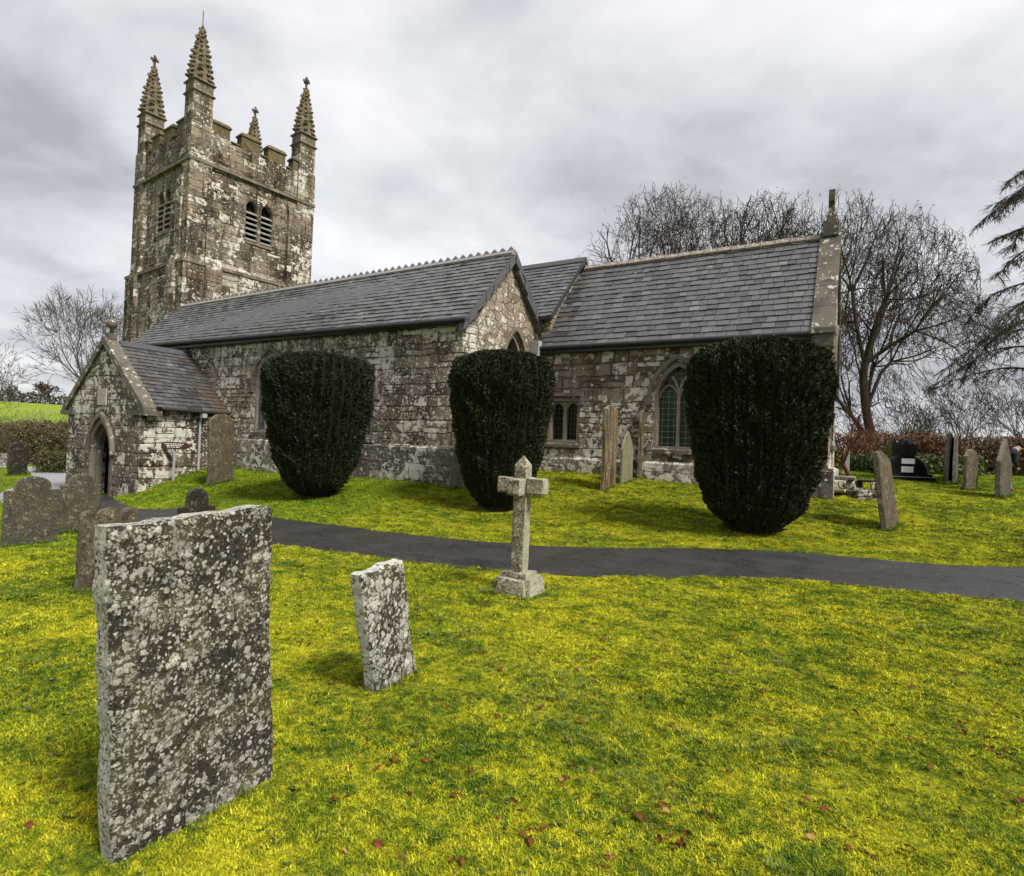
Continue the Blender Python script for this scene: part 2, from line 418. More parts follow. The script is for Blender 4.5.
    col = nt.mix(nt.math('MULTIPLY', nt.step(st, .42, .60), dark), col, nt.mix(1, col, (.27, .235, .19), 'MULTIPLY'))
    # crusts of pale lichen in patches
    zone = nt.noise(co, .55, 3, .6).outputs[0]
    l1 = nt.noise(co, 4.6, 7, .68, .4).outputs[0]
    l1 = nt.step(nt.math('ADD', l1, nt.math('MULTIPLY', nt.math('SUBTRACT', zone, .5), .75)), .665 - .14 * lichen, .70 - .14 * lichen)
    v = nt.voro(nt.vmath('ADD', co, nt.mul(wn.outputs['Color'], (.1, .1, .1))), 6.5)
    vr = nt.sep(v.outputs['Color'])
    l2 = nt.math('MULTIPLY', nt.step(nt.math('ADD', v.outputs['Distance'], nt.math('MULTIPLY', fine, .22)), .47, .36), nt.math('GREATER_THAN', vr[0], 1.0 - .42 * lichen))
    v3 = nt.voro(co, 17.0); vr3 = nt.sep(v3.outputs['Color'])
    l3 = nt.math('MULTIPLY', nt.step(nt.math('ADD', v3.outputs['Distance'], nt.math('MULTIPLY', fine, .25)), .50, .40), nt.math('GREATER_THAN', vr3[1], 1.0 - .3 * lichen))
    l4 = nt.math('MULTIPLY', nt.math('MULTIPLY', nt.math('GREATER_THAN', rc[2], 1.0 - .16 * lichen), nt.step(medn, .44, .52)), nt.step(edge, .05, .14))
    l1 = nt.math('MAXIMUM', l1, l4)
    lm = nt.math('MAXIMUM', l1, nt.math('MAXIMUM', l2, l3))
    lc = nt.mix(medn, (.42, .395, .33), (.66, .64, .57))
    col = nt.mix(nt.math('MULTIPLY', lm, .85), col, lc)
    if moss:
        mm = nt.noise(co, 3.0, 5, .65).outputs[0]
        col = nt.mix(nt.math('MULTIPLY', nt.step(mm, .62 - moss * .25, .70 - moss * .15), .8), col, (.16, .125, .025))
    hgt = nt.math('ADD', nt.math('MULTIPLY', stone, .8), nt.math('ADD', nt.math('MULTIPLY', medn, .8), nt.math('MULTIPLY', fine, .35)))
    hgt = nt.math('ADD', hgt, nt.math('MULTIPLY', rc[1], .35))
    finish(nt, col, .9, nt.bump(hgt, 1.0, .07), .2); return mt

def mat_dressed(name, base=(.22, .19, .15), lichen=.5, moss=0.0, dark=.5):
    """smooth worked granite: sills, mullions, copings, pinnacles"""
    mt, nt = material(name); co = nt.obj()
    fine = nt.noise(co, 38, 5, .65).outputs[0]; med = nt.noise(co, 6, 6, .65).outputs[0]; big = nt.noise(co, 1.7, 4, .6).outputs[0]
    col = nt.mix(fine, [c * .55 for c in base], [min(1, c * 1.35) for c in base])
    col = nt.mix(nt.math('MULTIPLY', nt.step(big, .45, .65), dark), col, [c * .32 for c in base])
    col = nt.mix(nt.math('MULTIPLY', nt.step(med, .68 - .16 * lichen, .72 - .16 * lichen), .85), col, nt.mix(fine, (.38, .36, .29), (.58, .56, .49)))
    if moss: col = nt.mix(nt.math('MULTIPLY', nt.step(nt.noise(co, 4.5, 5, .65).outputs[0], .66 - .3 * moss, .72 - .2 * moss), .85), col, nt.mix(fine, (.10, .075, .012), (.26, .17, .025)))
    finish(nt, col, .88, nt.bump(nt.math('ADD', fine, nt.math('MULTIPLY', med, 1.5)), .7, .02), .2); return mt

def mat_slate(name, tint=(1, 1, 1), rough=.42, rust=0.0):
    mt, nt = material(name); co = nt.obj()
    g = nt.n.new('ShaderNodeNewGeometry'); r = g.outputs['Random Per Island']
    col = nt.ramp(r, [(0, (.048, .047, .048)), (.3, (.076, .075, .076)), (.75, (.094, .093, .093)), (.97, (.115, .113, .111)), (1, (.17, .167, .16))])
    col = nt.mix(1, col, tint, 'MULTIPLY')
    med = nt.noise(co, 7, 5, .65).outputs[0]; big = nt.noise(co, .7, 4, .6).outputs[0]; fine = nt.noise(co, 50, 3).outputs[0]
    col = nt.mix(nt.math('MULTIPLY', nt.step(med, .5, .7), .5), col, nt.mix(1, col, (.55, .53, .5), 'MULTIPLY'))
    col = nt.mix(nt.math('MULTIPLY', nt.step(nt.math('ADD', med, nt.math('MULTIPLY', nt.math('SUBTRACT', big, .5), .5)), .70, .74), .7), col, (.36, .355, .32))
    if rust:
        x, y, z = nt.sep(co); q = nt.noise(co, 1.1, 4).outputs[0]
        k = nt.math('MULTIPLY', nt.step(nt.math('ADD', nt.math('SUBTRACT', y, nt.math('MULTIPLY', z, .35)), nt.math('MULTIPLY', q, 2.4)), 11.9, 13.4), rust)
        col = nt.mix(k, col, nt.mix(med, (.060, .032, .018), (.12, .078, .045)))
    rg = nt.math('ADD', nt.math('MULTIPLY', r, .2), nt.math('MULTIPLY', med, .3))
    finish(nt, col, nt.math('ADD', nt.math('SUBTRACT', rg, nt.math('MULTIPLY', nt.step(nt.noise(nt.mul(co, (.9, 3, 3)), 2.2, 5, .65).outputs[0], .45, .65), .16)), rough - .22), nt.bump(nt.math('ADD', med, nt.math('MULTIPLY', fine, .3)), .35, .01), .5); return mt

def mat_lichen_stone(name, base=(.075, .062, .045), pale=(.50, .49, .43), amount=.5, scale=1.0, green=(.13, .12, .05), streak=0.0):
    """weathered headstone under crusts of lichen"""
    mt, nt = material(name); co = nt.mul(nt.obj(), (scale,) * 3)
    w = nt.noise(co, 9, 4, .6); cw = nt.vmath('ADD', co, nt.mul(nt.vmath('SUBTRACT', w.outputs['Color'], (.5, .5, .5)), (.07, .07, .07)))
    fine = nt.noise(co, 70, 5, .7).outputs[0]; med = nt.noise(co, 13, 5, .7).outputs[0]; big = nt.noise(co, 2.6, 4, .65).outputs[0]
    col = nt.mix(med, [c * .45 for c in base], [c * 1.7 for c in base])
    col = nt.mix(nt.math('MULTIPLY', nt.step(big, .45, .62), .55), col, green)
    masks = []
    for sc, th, keep in ((13, .56, .62), (26, .52, .68), (6.5, .40, .28)):
        v = nt.voro(cw, sc); vc = nt.sep(v.outputs['Color'])
        lim = nt.math('ADD', keep * amount * 1.15, nt.math('MULTIPLY', nt.math('SUBTRACT', big, .5), 1.3))
        masks.append((nt.math('MULTIPLY', nt.step(nt.math('ADD', v.outputs['Distance'], nt.math('MULTIPLY', nt.math('SUBTRACT', fine, .5), .85)), th, th - .10), nt.math('LESS_THAN', vc[0], lim)), vc[1]))
    for mk, vv in masks:
        lc = nt.mix(vv, [c * .42 for c in pale], pale)
        lc = nt.mix(nt.math('MULTIPLY', fine, .45), lc, nt.mix(1, lc, (.45, .43, .38), 'MULTIPLY'))
        col = nt.mix(nt.math('MULTIPLY', mk, .9), col, lc)
    no = nt.n.new('ShaderNodeTexCoord').outputs['Normal']; ny = nt.math('ABSOLUTE', nt.sep(no)[1])
    crust = nt.noise(co, 34, 7, .75, .3).outputs[0]
    cm = nt.step(nt.math('ADD', crust, nt.math('ADD', nt.math('MULTIPLY', nt.math('SUBTRACT', big, .5), .3), nt.math('MULTIPLY', nt.step(ny, .75, .35), .14))), .62 - .13 * amount, .66 - .13 * amount)
    col = nt.mix(nt.math('MULTIPLY', cm, .8), col, nt.mix(med, [c * .5 for c in pale], [c * 1.05 for c in pale]))
    dk = nt.noise(co, 21, 6, .75, .2).outputs[0]
    col = nt.mix(nt.math('MULTIPLY', nt.step(dk, .56, .60), .75), col, [c * .35 for c in base])
    if streak:
        x, y, z = nt.sep(nt.obj()); s_ = nt.noise(nt.comb(nt.math('MULTIPLY', x, 14), nt.math('MULTIPLY', y, 14), nt.math('MULTIPLY', z, 1.3)), 1, 5, .65).outputs[0]
        col = nt.mix(nt.math('MULTIPLY', nt.step(s_, .44, .60), streak), col, (.035, .026, .016))
    hm = nt.math('ADD', nt.math('ADD', nt.math('MULTIPLY', masks[0][0], .35), nt.math('MULTIPLY', nt.math('SUBTRACT', cm, nt.step(dk, .54, .62)), .45)), nt.math('ADD', nt.math('MULTIPLY', masks[1][0], .35), nt.math('ADD', nt.math('MULTIPLY', fine, .55), nt.math('MULTIPLY', med, .7))))
    finish(nt, col, .92, nt.bump(hm, .85, .014), .15); return mt

def mat_plain(name, col, rough=.6, spec=.4, var=.25, scale=8, metal=0.0):
    mt, nt = material(name); n = nt.noise(nt.obj(), scale, 4, .6).outputs[0]
    c = nt.mix(n, [k * (1 - var) for k in col], [min(1, k * (1 + var)) for k in col])
    finish(nt, c, rough, nt.bump(n, .2, .005), spec, Metallic=metal); return mt
def mat_leaf(name, a, b, rough=.55, hi=None, sc=2.5):
    mt, nt = material(name); r = nt.n.new('ShaderNodeNewGeometry').outputs['Random Per Island']
    n = nt.noise(nt.obj(), sc, 4, .6).outputs[0]
    c = nt.mix(nt.math('ADD', nt.math('MULTIPLY', r, .6), nt.math('MULTIPLY', n, .4)), a, b)
    if hi: c = nt.mix(nt.math('GREATER_THAN', r, .93), c, hi)
    finish(nt, c, rough, None, .3); return mt
def mat_bark(name, a, b, scale=3):
    mt, nt = material(name); co = nt.obj()
    n = nt.noise(nt.mul(co, (4, 4, 1)), scale, 5, .65).outputs[0]; g = nt.noise(co, 1.2, 3).outputs[0]
    c = nt.mix(n, a, b); c = nt.mix(nt.math('MULTIPLY', nt.step(g, .5, .7), .4), c, (.07, .075, .03))
    finish(nt, c, .9, nt.bump(n, .8, .03), .2); return mt
def mat_glass(name, tint, lead, sx, sz, rough=.12):
    mt, nt = material(name); co = nt.obj(); x, y, z = nt.sep(co); u = nt.math('ADD', x, y)
    br = nt.node('ShaderNodeTexBrick', dict(offset=0.0, squash=1.0), Vector=nt.comb(nt.math('DIVIDE', u, sx), nt.math('DIVIDE', z, sz), 0.0), Scale=1.0, Mortar__Size=.06, Brick__Width=1.0, Row__Height=1.0)
    f = br.outputs['Fac']; n = nt.noise(co, 3.5, 3).outputs[0]
    v = nt.voro(nt.comb(nt.math('DIVIDE', u, sx), nt.math('DIVIDE', z, sz), 0.0), 1.0, rand=.0, dim='2D'); k = nt.sep(v.outputs['Color'])
    c = nt.mix(n, [t * .5 for t in tint], tint); c = nt.mix(nt.math('MULTIPLY', k[0], .5), c, [t * 1.5 for t in tint])
    finish(nt, nt.mix(f, c, lead), nt.mixf(f, rough, .6), nt.bump(nt.math('ADD', nt.math('MULTIPLY', k[1], .4), nt.math('MULTIPLY', n, .5)), .25, .03), .22); return mt

M = {}
M['lawn'] = mat_ground(); M['blade'] = mat_blade(); M['tuft'] = mat_tuft(); M['weed'] = mat_weed()
M['aisle'] = mat_masonry('aisle_rubble', .66, .36, lichen=.8, dark=.5, rand=.68)
M['chancel'] = mat_masonry('chancel_rubble', .62, .38, lichen=.72, dark=.48, rand=.66)
M['gable'] = mat_masonry('gable_rubble', .36, .24, lichen=.4, dark=.2, tones=[(0, (.16, .12, .085)), (.4, (.25, .20, .145)), (.7, (.30, .245, .18)), (1, (.36, .31, .245))], mortar=(.26, .21, .15), coursed=False)
M['tower'] = mat_masonry('tower_ashlar', .74, .42, lichen=.55, dark=.95, rand=.52, mort_w=.07)
M['porch'] = mat_masonry('porch_rubble', .66, .42, lichen=.80, dark=.75, tones=[(0, (.07, .055, .04)), (.3, (.12, .095, .07)), (.6, (.19, .15, .115)), (.85, (.15, .105, .075)), (1, (.28, .24, .195))])
M['plinth'] = mat_masonry('plinth_ashlar', 1.15, .46, lichen=.72, dark=.6, rand=.35, mort_w=.04, tones=[(0, (.10, .088, .075)), (.5, (.16, .14, .12)), (1, (.24, .215, .185))])
M['dressed'] = mat_dressed('dressed_granite', (.165, .14, .108), .45, 0, .7)
M['window_stone'] = mat_dressed('window_granite', (.22, .185, .15), .15, 0, .3)
M['coping'] = mat_dressed('coping_granite', (.12, .108, .088), .6, .15, .6)
M['mossy'] = mat_dressed('mossy_granite', (.13, .108, .072), .5, .42)
M['merlon'] = mat_dressed('merlon_granite', (.11, .092, .058), .25, .45)
M['slate'] = mat_slate('welsh_slate', rough=.38); M['slate_old'] = mat_slate('delabole_slate', (.95, .95, .97), .42)
M['slate_porch'] = mat_slate('porch_slate', (.80, .79, .80), .36, .75)
M['slate_edge'] = mat_plain('verge_slate', (.075, .075, .08), .5, .4, .4, 5)
M['ridge'] = mat_dressed('ridge_clay', (.24, .20, .17), .7); M['crest'] = mat_plain('crest_tile', (.20, .19, .18), .7, .3, .4, 6)
M['ridge_dark'] = mat_plain('dark_ridge_tile', (.055, .055, .058), .6, .3, .4, 6)
M['iron'] = mat_plain('gutter_iron', (.022, .022, .023), .5, .4); M['lead'] = mat_plain('lead_sheet', (.30, .31, .33), .55, .4)
M['pipe'] = mat_plain('downpipe_grey', (.30, .30, .31), .5, .4, .15)
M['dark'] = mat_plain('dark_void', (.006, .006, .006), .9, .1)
M['louvre'] = mat_plain('louvre_slate', (.30, .295, .28), .7, .3, .4, 5)
M['glass_grey'] = mat_glass('leaded_glass_grey', (.10, .115, .13), (.018, .018, .02), .15, .17, .3)
M['glass_green'] = mat_glass('leaded_glass_green', (.022, .036, .024), (.13, .15, .12), .17, .17, .3)
M['glass_dark'] = mat_glass('leaded_glass_dark', (.012, .012, .012), (.05, .05, .05), .14, .16, .2)
M['asphalt'] = None
mt, nt = material('asphalt'); p = nt.pos(); n = nt.noise(p, 38, 5, .8).outputs[0]; n = nt.step(n, .3, .72); b = nt.noise(p, 1.3, 5, .65).outputs[0]
b2 = nt.noise(p, 4.5, 6, .7).outputs[0]; b = nt.math('ADD', nt.math('MULTIPLY', b, .6), nt.math('MULTIPLY', b2, .4)); b = nt.step(b, .36, .64)
finish(nt, nt.mix(b, nt.mix(n, (.008, .0075, .0075), (.034, .032, .031)), nt.mix(n, (.016, .015, .015), (.055, .052, .050))), nt.math('ADD', .2, nt.math('MULTIPLY', b, .36)), nt.bump(n, .8, .012), .42); M['asphalt'] = mt
M['gravel'] = mat_plain('pale_path', (.24, .24, .245), .8, .3, .2, 12)
M['yew'] = mat_leaf('yew_needles', (.006, .010, .004), (.026, .033, .008), .75, (.050, .050, .013), 2.6)
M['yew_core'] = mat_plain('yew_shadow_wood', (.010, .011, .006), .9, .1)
M['bark_dark'] = mat_bark('bark_dark', (.022, .017, .012), (.065, .05, .036)); M['twig'] = mat_bark('twig_brown', (.030, .021, .014), (.062, .044, .030))
M['twig_grey'] = mat_bark('twig_grey', (.075, .065, .055), (.15, .13, .11)); M['bark_red'] = mat_bark('bark_red', (.06, .016, .012), (.13, .04, .028))
M['larch'] = mat_bark('larch_twig', (.026, .021, .013), (.055, .048, .028))
M['hedge'] = mat_leaf('beech_hedge_leaf', (.075, .040, .016), (.21, .115, .045), .7, (.20, .07, .03)); M['ivy'] = mat_leaf('bank_ivy', (.025, .045, .010), (.09, .12, .022), .5)
M['bush'] = mat_leaf('winter_bush', (.055, .042, .018), (.16, .12, .05), .7); M['bush_green'] = mat_leaf('clipped_bush', (.03, .035, .010), (.11, .10, .035), .6)
M['far_hedge'] = mat_leaf('far_hedge_leaf', (.035, .035, .022), (.08, .07, .045), .8)

# ------------------------------------------------------------------ ground sheet, paths
def fbm2(X, Y, sc, seed=0):
    r_ = np.random.default_rng(seed); out = np.zeros_like(X)
    for k in range(10):
        a = r_.uniform(0, 6.283); f = sc * 1.45 ** k * .5; ph = r_.uniform(0, 6.283, 2)
        a2 = r_.uniform(0, 6.283)
        out += np.sin((X * np.cos(a) + Y * np.sin(a)) * f + ph[0] + 1.3 * np.sin((X * np.cos(a2) + Y * np.sin(a2)) * f * .7 + ph[1])) / 1.25 ** k
    return out / 4
na = 900; th = np.linspace(0, 2 * math.pi, na, endpoint=False)
rad = np.concatenate([[.25], np.geomspace(.6, 60, 330), np.geomspace(66, 1500, 24)])
RR, TH = np.meshgrid(rad, th, indexing='ij')
GX = (RR * np.cos(TH)).ravel(); GY = (RR * np.sin(TH)).ravel(); GZ = H(GX, GY)
near = GX ** 2 + GY ** 2 < 60 ** 2
dm = np.full(len(GX), 9.0); dm[near] = np.minimum(path_dist(GX[near], GY[near], PM) - HWM, path_dist(GX[near], GY[near], PWs) - HWW)
lawnmask = sst(.0, .25, dm) * near
GZ = GZ + lawnmask * (.02 * fbm2(GX, GY, 3.0, 1) + .014 * fbm2(GX, GY, 9.0, 2) + .010 * fbm2(GX, GY, 26.0, 3)) - .05 * (1 - sst(-.15, .02, dm)) * near
nr = len(rad); idx = np.arange(nr * na).reshape(nr, na)
Q = np.stack([idx[:-1], idx[1:], np.roll(idx, -1, 1)[1:], np.roll(idx, -1, 1)[:-1]], -1).reshape(-1, 4)
g = from_arrays('ground', np.c_[GX, GY, GZ], Q, M['lawn'], smooth=True)
b0 = len(rad)
tag(g, None, None, None, 'structure')
def path_mesh(name, P_, hw, mt, lift):
    T_ = np.gradient(P_, axis=0); T_ /= np.linalg.norm(T_, axis=1)[:, None]; N_ = np.c_[-T_[:, 1], T_[:, 0]]
    k = 9; us = np.linspace(-1, 1, k); jit = .05 * fbm2(P_[:, 0], P_[:, 1], 4, 5)
    rows = []
    for u_ in us:
        xy = P_ + N_ * (u_ * (hw + (jit * abs(u_)))[:, None] if np.ndim(jit) else u_ * hw)
        rows.append(np.c_[xy, H(xy[:, 0], xy[:, 1]) + lift + .02 * (1 - u_ * u_)])
    V = np.stack(rows, 1).reshape(-1, 3); n = len(P_); ix = np.arange(n * k).reshape(n, k)
    q = np.stack([ix[:-1, :-1], ix[1:, :-1], ix[1:, 1:], ix[:-1, 1:]], -1).reshape(-1, 4)
    o = from_arrays(name, V, q, mt, smooth=True); tag(o, None, None, None, 'structure'); return o
path_mesh('path', PM, HWM, M['asphalt'], .006); path_mesh('path', PWs, HWW, M['gravel'], .002)

# ------------------------------------------------------------------ the church
church = thing('church', (-16, 15, .5), 'old granite parish church with pinnacled tower, slate roofs and gabled porch', 'church')
def frame(o, u, n):
    o = Vector(o); u = Vector(u); n = Vector(n)
    return lambda a, b, c: tuple(o + u * a + Vector((0, 0, 1)) * b + n * c)
def at_(x, y, z=0, rz=0): return Matrix.Translation((x, y, z)) @ Matrix.Rotation(rz, 4, 'Z')
def arch(c, w, v0, vs, va, n=9):
    """pointed opening: centre, width, foot, springing, apex"""
    a = w / 2; r = va - vs; Rr = (a * a + r * r) / (2 * a)
    pts = [(c - a, v0), (c + a, v0)]
    t1 = math.asin(min(1, r / Rr))
    if Rr < a: t1 = math.pi - t1
    for i in range(n + 1):
        t = t1 * i / n; pts.append((c + a - Rr + Rr * math.cos(t), vs + Rr * math.sin(t)))
    for i in range(n - 1, -1, -1):
        t = t1 * i / n; pts.append((c - a + Rr - Rr * math.cos(t), vs + Rr * math.sin(t)))
    return pts
def arch_line(c, w, vs, va, n=9): return arch(c, w, vs, vs, va, n)[2:]

def pointed_window(fr, c, w, sill, spring, apex, lights, glass, hood=True, deep=.28, name='window'):
    win = MB()
    # stone surround set in the reveal
    o = arch(c, w, sill, spring, apex); i = arch(c, w - .2, sill + .06, spring, apex - .13)
    win.strip(o, i, fr, -deep - .1, -.05 if deep > .2 else -.02, 0, closed=True)
    root = win.build(name, M['window_stone'], church)
    gl = MB(); gl.plate(arch(c, w - .19, sill + .055, spring, apex - .12), [], .02, fr, 0, -deep - .02); gl.build('glazing', glass, root)
    tr = MB(); iw = w - .2; lw = iw / lights; n0, n1 = -deep - .015, -deep + (.13 if deep > .2 else .06)
    a = iw / 2; r_ = apex - .13 - spring; Rr = (a * a + r_ * r_) / (2 * a)
    for k in range(1, lights):
        xk = c - a + lw * k
        tr.bar([(xk, sill + .05), (xk, spring + .02)], .085, fr, n0, n1)
        # mullion branches into two curved bars parallel to the arch sides
        for sgn in (1, -1):
            pts = []
            for t in np.linspace(0, 1.25, 12):
                xx = xk + sgn * (Rr - Rr * math.cos(t)); zz = spring + Rr * math.sin(t)
                dx = abs(xx - c); 
                lim = spring + math.sqrt(max(0, Rr * Rr - (dx + Rr - a) ** 2)) if dx < a else spring
                if dx > a or zz > lim: break
                pts.append((xx, zz))
            if len(pts) > 1: tr.bar(pts, .07, fr, n0, n1 - .01 - .004 * (sgn + 1))
    for k in range(lights):
        xc = c - a + lw * (k + .5)
        ap = arch_line(xc, lw - .04, spring - .02, spring + lw * .62, 5)
        tr.bar(ap, .05, fr, n0, n1 - .03 - .003 * k)
    tr.build('tracery', M['window_stone'], root)
    sl = MB(); sl.hexa([fr(c - w / 2 - .1, sill - .16, -.1), fr(c + w / 2 + .1, sill - .16, -.1), fr(c + w / 2 + .1, sill - .16, .09), fr(c - w / 2 - .1, sill - .16, .09),
                        fr(c - w / 2 - .1, sill + .05, -.3), fr(c + w / 2 + .1, sill + .05, -.3), fr(c + w / 2 + .1, sill - .05, .09), fr(c - w / 2 - .1, sill - .05, .09)])
    sl.build('sill', M['coping'], root)
    if hood:
        hd = MB(); hd.strip(arch_line(c, w + .34, spring - .06, apex + .19), arch_line(c, w + .12, spring - .06, apex + .07), fr, -.04, .10)
        for sg in (1, -1): hd.box((c + sg * (w / 2 + .14) - .11, spring - .24, -.03), (c + sg * (w / 2 + .14) + .11, spring - .065, .115), 0, fr)
        hd.build('hood_mould', M['dressed'], root)
    return root

# --- south aisle -----------------------------------------------------------
AX0, AX1, AY = -25.9, -9.15, 12.7
fS = frame((0, AY, 0), (1, 0, 0), (0, -1, 0)); fE = frame((AX1, 0, 0), (0, 1, 0), (1, 0, 0))
wins = [(-16.95, 1.62, 1.80, 3.35, 4.42, 3), (-13.05, 1.55, 1.72, 3.05, 4.02, 3)]
wall = MB()
wall.plate([(AX0, -1.6), (AX1, -1.6), (AX1, 4.86), (AX0, 5.0)], [arch(c, w, s_, sp, ap) for c, w, s_, sp, ap, l in wins], .6, fS)
gw = (15.36, 1.35, 2.3, 3.85, 5.06, 2)
wall.plate([(AY + .6, -.6), (16.85, -.6), (16.85, 5.52), (14.96, 7.28), (AY + .6, 5.02)], [arch(gw[0], gw[1], gw[2], gw[3], gw[4])], .6, fE, 1)
wall.box((AX1 - .6, AY, 4.862), (AX1, AY + .597, 4.95), 1)
wall.plate([(AY + .6, -1.4), (16.5, -1.4), (16.5, 5.6), (14.96, 7.2), (AY + .6, 5.0)], [], .5, frame((AX0 + .5, 0, 0), (0, 1, 0), (1, 0, 0)), 0)
wall.box((AX0 + .7, 16.2, -.8), (AX1 - .8, 16.5, 5.6), 0)
wall.build('aisle_wall', [M['aisle'], M['gable']], church)
for c, w, s_, sp, ap, l in wins: pointed_window(fS, c, w, s_, sp, ap, l, M['glass_grey'], deep=.09)
pointed_window(fE, *gw[:5], gw[5], M['glass_dark'])
pl = MB(); 
def plinth(mb, x0, x1, y, z0, z1, out):
    mb.hexa([(x0, y - out, z0), (x1, y - out, z0), (x1, y + .02, z0), (x0, y + .02, z0), (x0, y - out, z1 - .09), (x1, y - out, z1 - .09), (x1, y + .02, z1), (x0, y + .02, z1)])
plinth(pl, -19.2, AX1 + .12, AY, -.7, 1.56, .13)
pl.hexa([(AX1 - .02, AY + .025, -.2), (AX1 + .12, AY + .025, -.2), (AX1 + .12, 16.7, -.2), (AX1 - .02, 16.7, -.2), (AX1 - .02, AY + .025, 1.56), (AX1 + .12, AY + .025, 1.47), (AX1 + .12, 16.7, 1.47), (AX1 - .02, 16.7, 1.56)])
pl.build('plinth', M['plinth'], church)

def slates(name, a, b, c, d_, mt, row=.215, wid=.26, parent=church, seed=1, under=True):
    """slate slope: a, b = eave ends, c, d_ = ridge ends above b and a (c above b)"""
    r_ = random.Random(seed); a, b, c, d_ = map(Vector, (a, b, c, d_)); n = (b - a).cross(d_ - a).normalized()
    if n.z < 0: n = -n
    rows = max(2, int(round(((d_ - a).length + (c - b).length) / 2 / row))); mb = MB()
    P_ = lambda u, v: (a.lerp(b, u)).lerp(d_.lerp(c, u), v)
    L = ((b - a).length + (c - d_).length) / 2
    for j in range(rows):
        v0 = j / rows - .12 / rows; v1 = (j + 1) / rows
        if j == 0: v0 = -.03 / rows
        x = -r_.random() * wid
        if j % 2: x -= wid / 2
        while x < L:
            w = wid * r_.uniform(.75, 1.25); u0 = max(0, x / L) ; u1 = min(1, (x + w - .012) / L); x += w
            if u1 - u0 < .03 / L: continue
            dv = r_.uniform(-.06, .05) / rows if j else 0; lift = .026 + r_.uniform(0, .018); tl = r_.uniform(-.005, .005)
            p0, p1, p2, p3 = P_(u0, v0 + dv), P_(u1, v0 + dv + r_.uniform(-.02, .02) / rows), P_(u1, v1), P_(u0, v1)
            top = [p0 + n * (lift + tl), p1 + n * (lift - tl), p2 + n * .004, p3 + n * .004]
            mb.add([p0, p1, p2, p3] + top, [(4, 5, 6, 7), (0, 1, 5, 4), (1, 2, 6, 5), (3, 0, 4, 7)])
    o = mb.build(name, mt, parent)
    return o
def slab(name, a, b, c, d_, th, mt, parent=church):
    a, b, c, d_ = map(Vector, (a, b, c, d_)); n = (b - a).cross(d_ - a).normalized()
    if n.z < 0: n = -n
    mb = MB(); mb.hexa([a - n * th, b - n * th, c - n * th, d_ - n * th, a - n * .002, b - n * .002, c - n * .002, d_ - n * .002]); return mb.build(name, mt, parent)
# roof covering: one part per slope, battens slab below it as its sub-part
r = slates('aisle_roof', (-25.9, 12.5, 5.09), (-8.93, 12.5, 4.93), (-8.93, 14.96, 7.42), (-26.2, 14.96, 7.32), M['slate'], seed=3)
slab('roof_deck', (-25.9, 12.5, 5.09), (-8.95, 12.5, 4.93), (-8.95, 14.96, 7.41), (-26.2, 14.96, 7.31), .09, M['slate_edge'], r)
slab('roof_deck', (-26.0, 16.75, 5.6), (-8.95, 16.75, 5.63), (-8.95, 14.965, 7.41), (-26.2, 14.965, 7.31), .09, M['slate_edge'], r)
# crested ridge tiles
proto = None; n_t = 58
for k in range(n_t):
    xk = -26.0 + (17.0 / n_t) * k; zk = 7.33 + .1 * (xk + 26) / 17
    if proto is None:
        t_ = MB(); L = 17.0 / n_t - .012
        for sg in (1, -1):
            t_.hexa([(xk, 14.96, zk + .02), (xk + L, 14.96, zk + .025), (xk + L, 14.96 + sg * .15, zk - .13), (xk, 14.96 + sg * .15, zk - .13),
                     (xk, 14.96, zk + .06), (xk + L, 14.96, zk + .065), (xk + L, 14.96 + sg * .17, zk - .09), (xk, 14.96 + sg * .17, zk - .09)])
        mid = xk + L / 2
        t_.plate([(mid - .11, zk + .05), (mid + .11, zk + .05), (mid + .06, zk + .08), (mid + .07, zk + .11), (mid + .025, zk + .12), (mid, zk + .165), (mid - .025, zk + .12), (mid - .07, zk + .11), (mid - .06, zk + .08)], [], .05, frame((0, 14.985, 0), (1, 0, 0), (0, 1, 0)))
        proto = t_.build('crest_tile', M['crest'], r); k0 = (xk, zk)
    else:
        dup(proto, Matrix.Translation((xk - k0[0], 0, zk - k0[1])) , r)
# slate-hung verge of the gable: jagged strip
vg = MB()
for sg, y0, z0, y1, z1 in ((1, 12.46, 4.86, 14.95, 7.37), (-1, 16.7, 5.62, 14.97, 7.37)):
    L = math.hypot(y1 - y0, z1 - z0); k = int(L / .27)
    for i in range(k):
        t0, t1 = i / k, (i + 1) / k; dp = random.uniform(.20, .30)
        ya, za = y0 + (y1 - y0) * t0, z0 + (z1 - z0) * t0; yb, zb = y0 + (y1 - y0) * t1, z0 + (z1 - z0) * t1
        xo = -9.148 + .018 * (i % 2) + .004
        q = [(xo, ya, za - dp * 1.15), (xo, yb, zb - dp * 1.15 - .05), (xo, yb, zb + .02), (xo, ya, za + .02)]
        vg.hexa(q + [(x_ + .17 + .012 * (i % 3), y_, z_) for x_, y_, z_ in q])
vg.build('verge', M['slate_edge'], church)
def gutter(a, b, r_=.065):
    g_ = MB(); a = Vector(a); b = Vector(b); g_.tube([a, b], r_, 8)
    k = int((b - a).length / 1.1)
    for i in range(k):
        p = a.lerp(b, (i + .5) / k); g_.box((p.x - .02, p.y, p.z - .03), (p.x + .02, p.y + .24, p.z + .01))
    return g_.build('gutter', M['iron'], church)
gutter((-25.8, 12.42, 5.02), (-8.9, 12.42, 4.86)); 
fb = MB(); fb.box((-25.8, 12.50, 4.80), (-9.0, 12.697, 4.872)); fb.build('eaves_board', M['iron'], church)

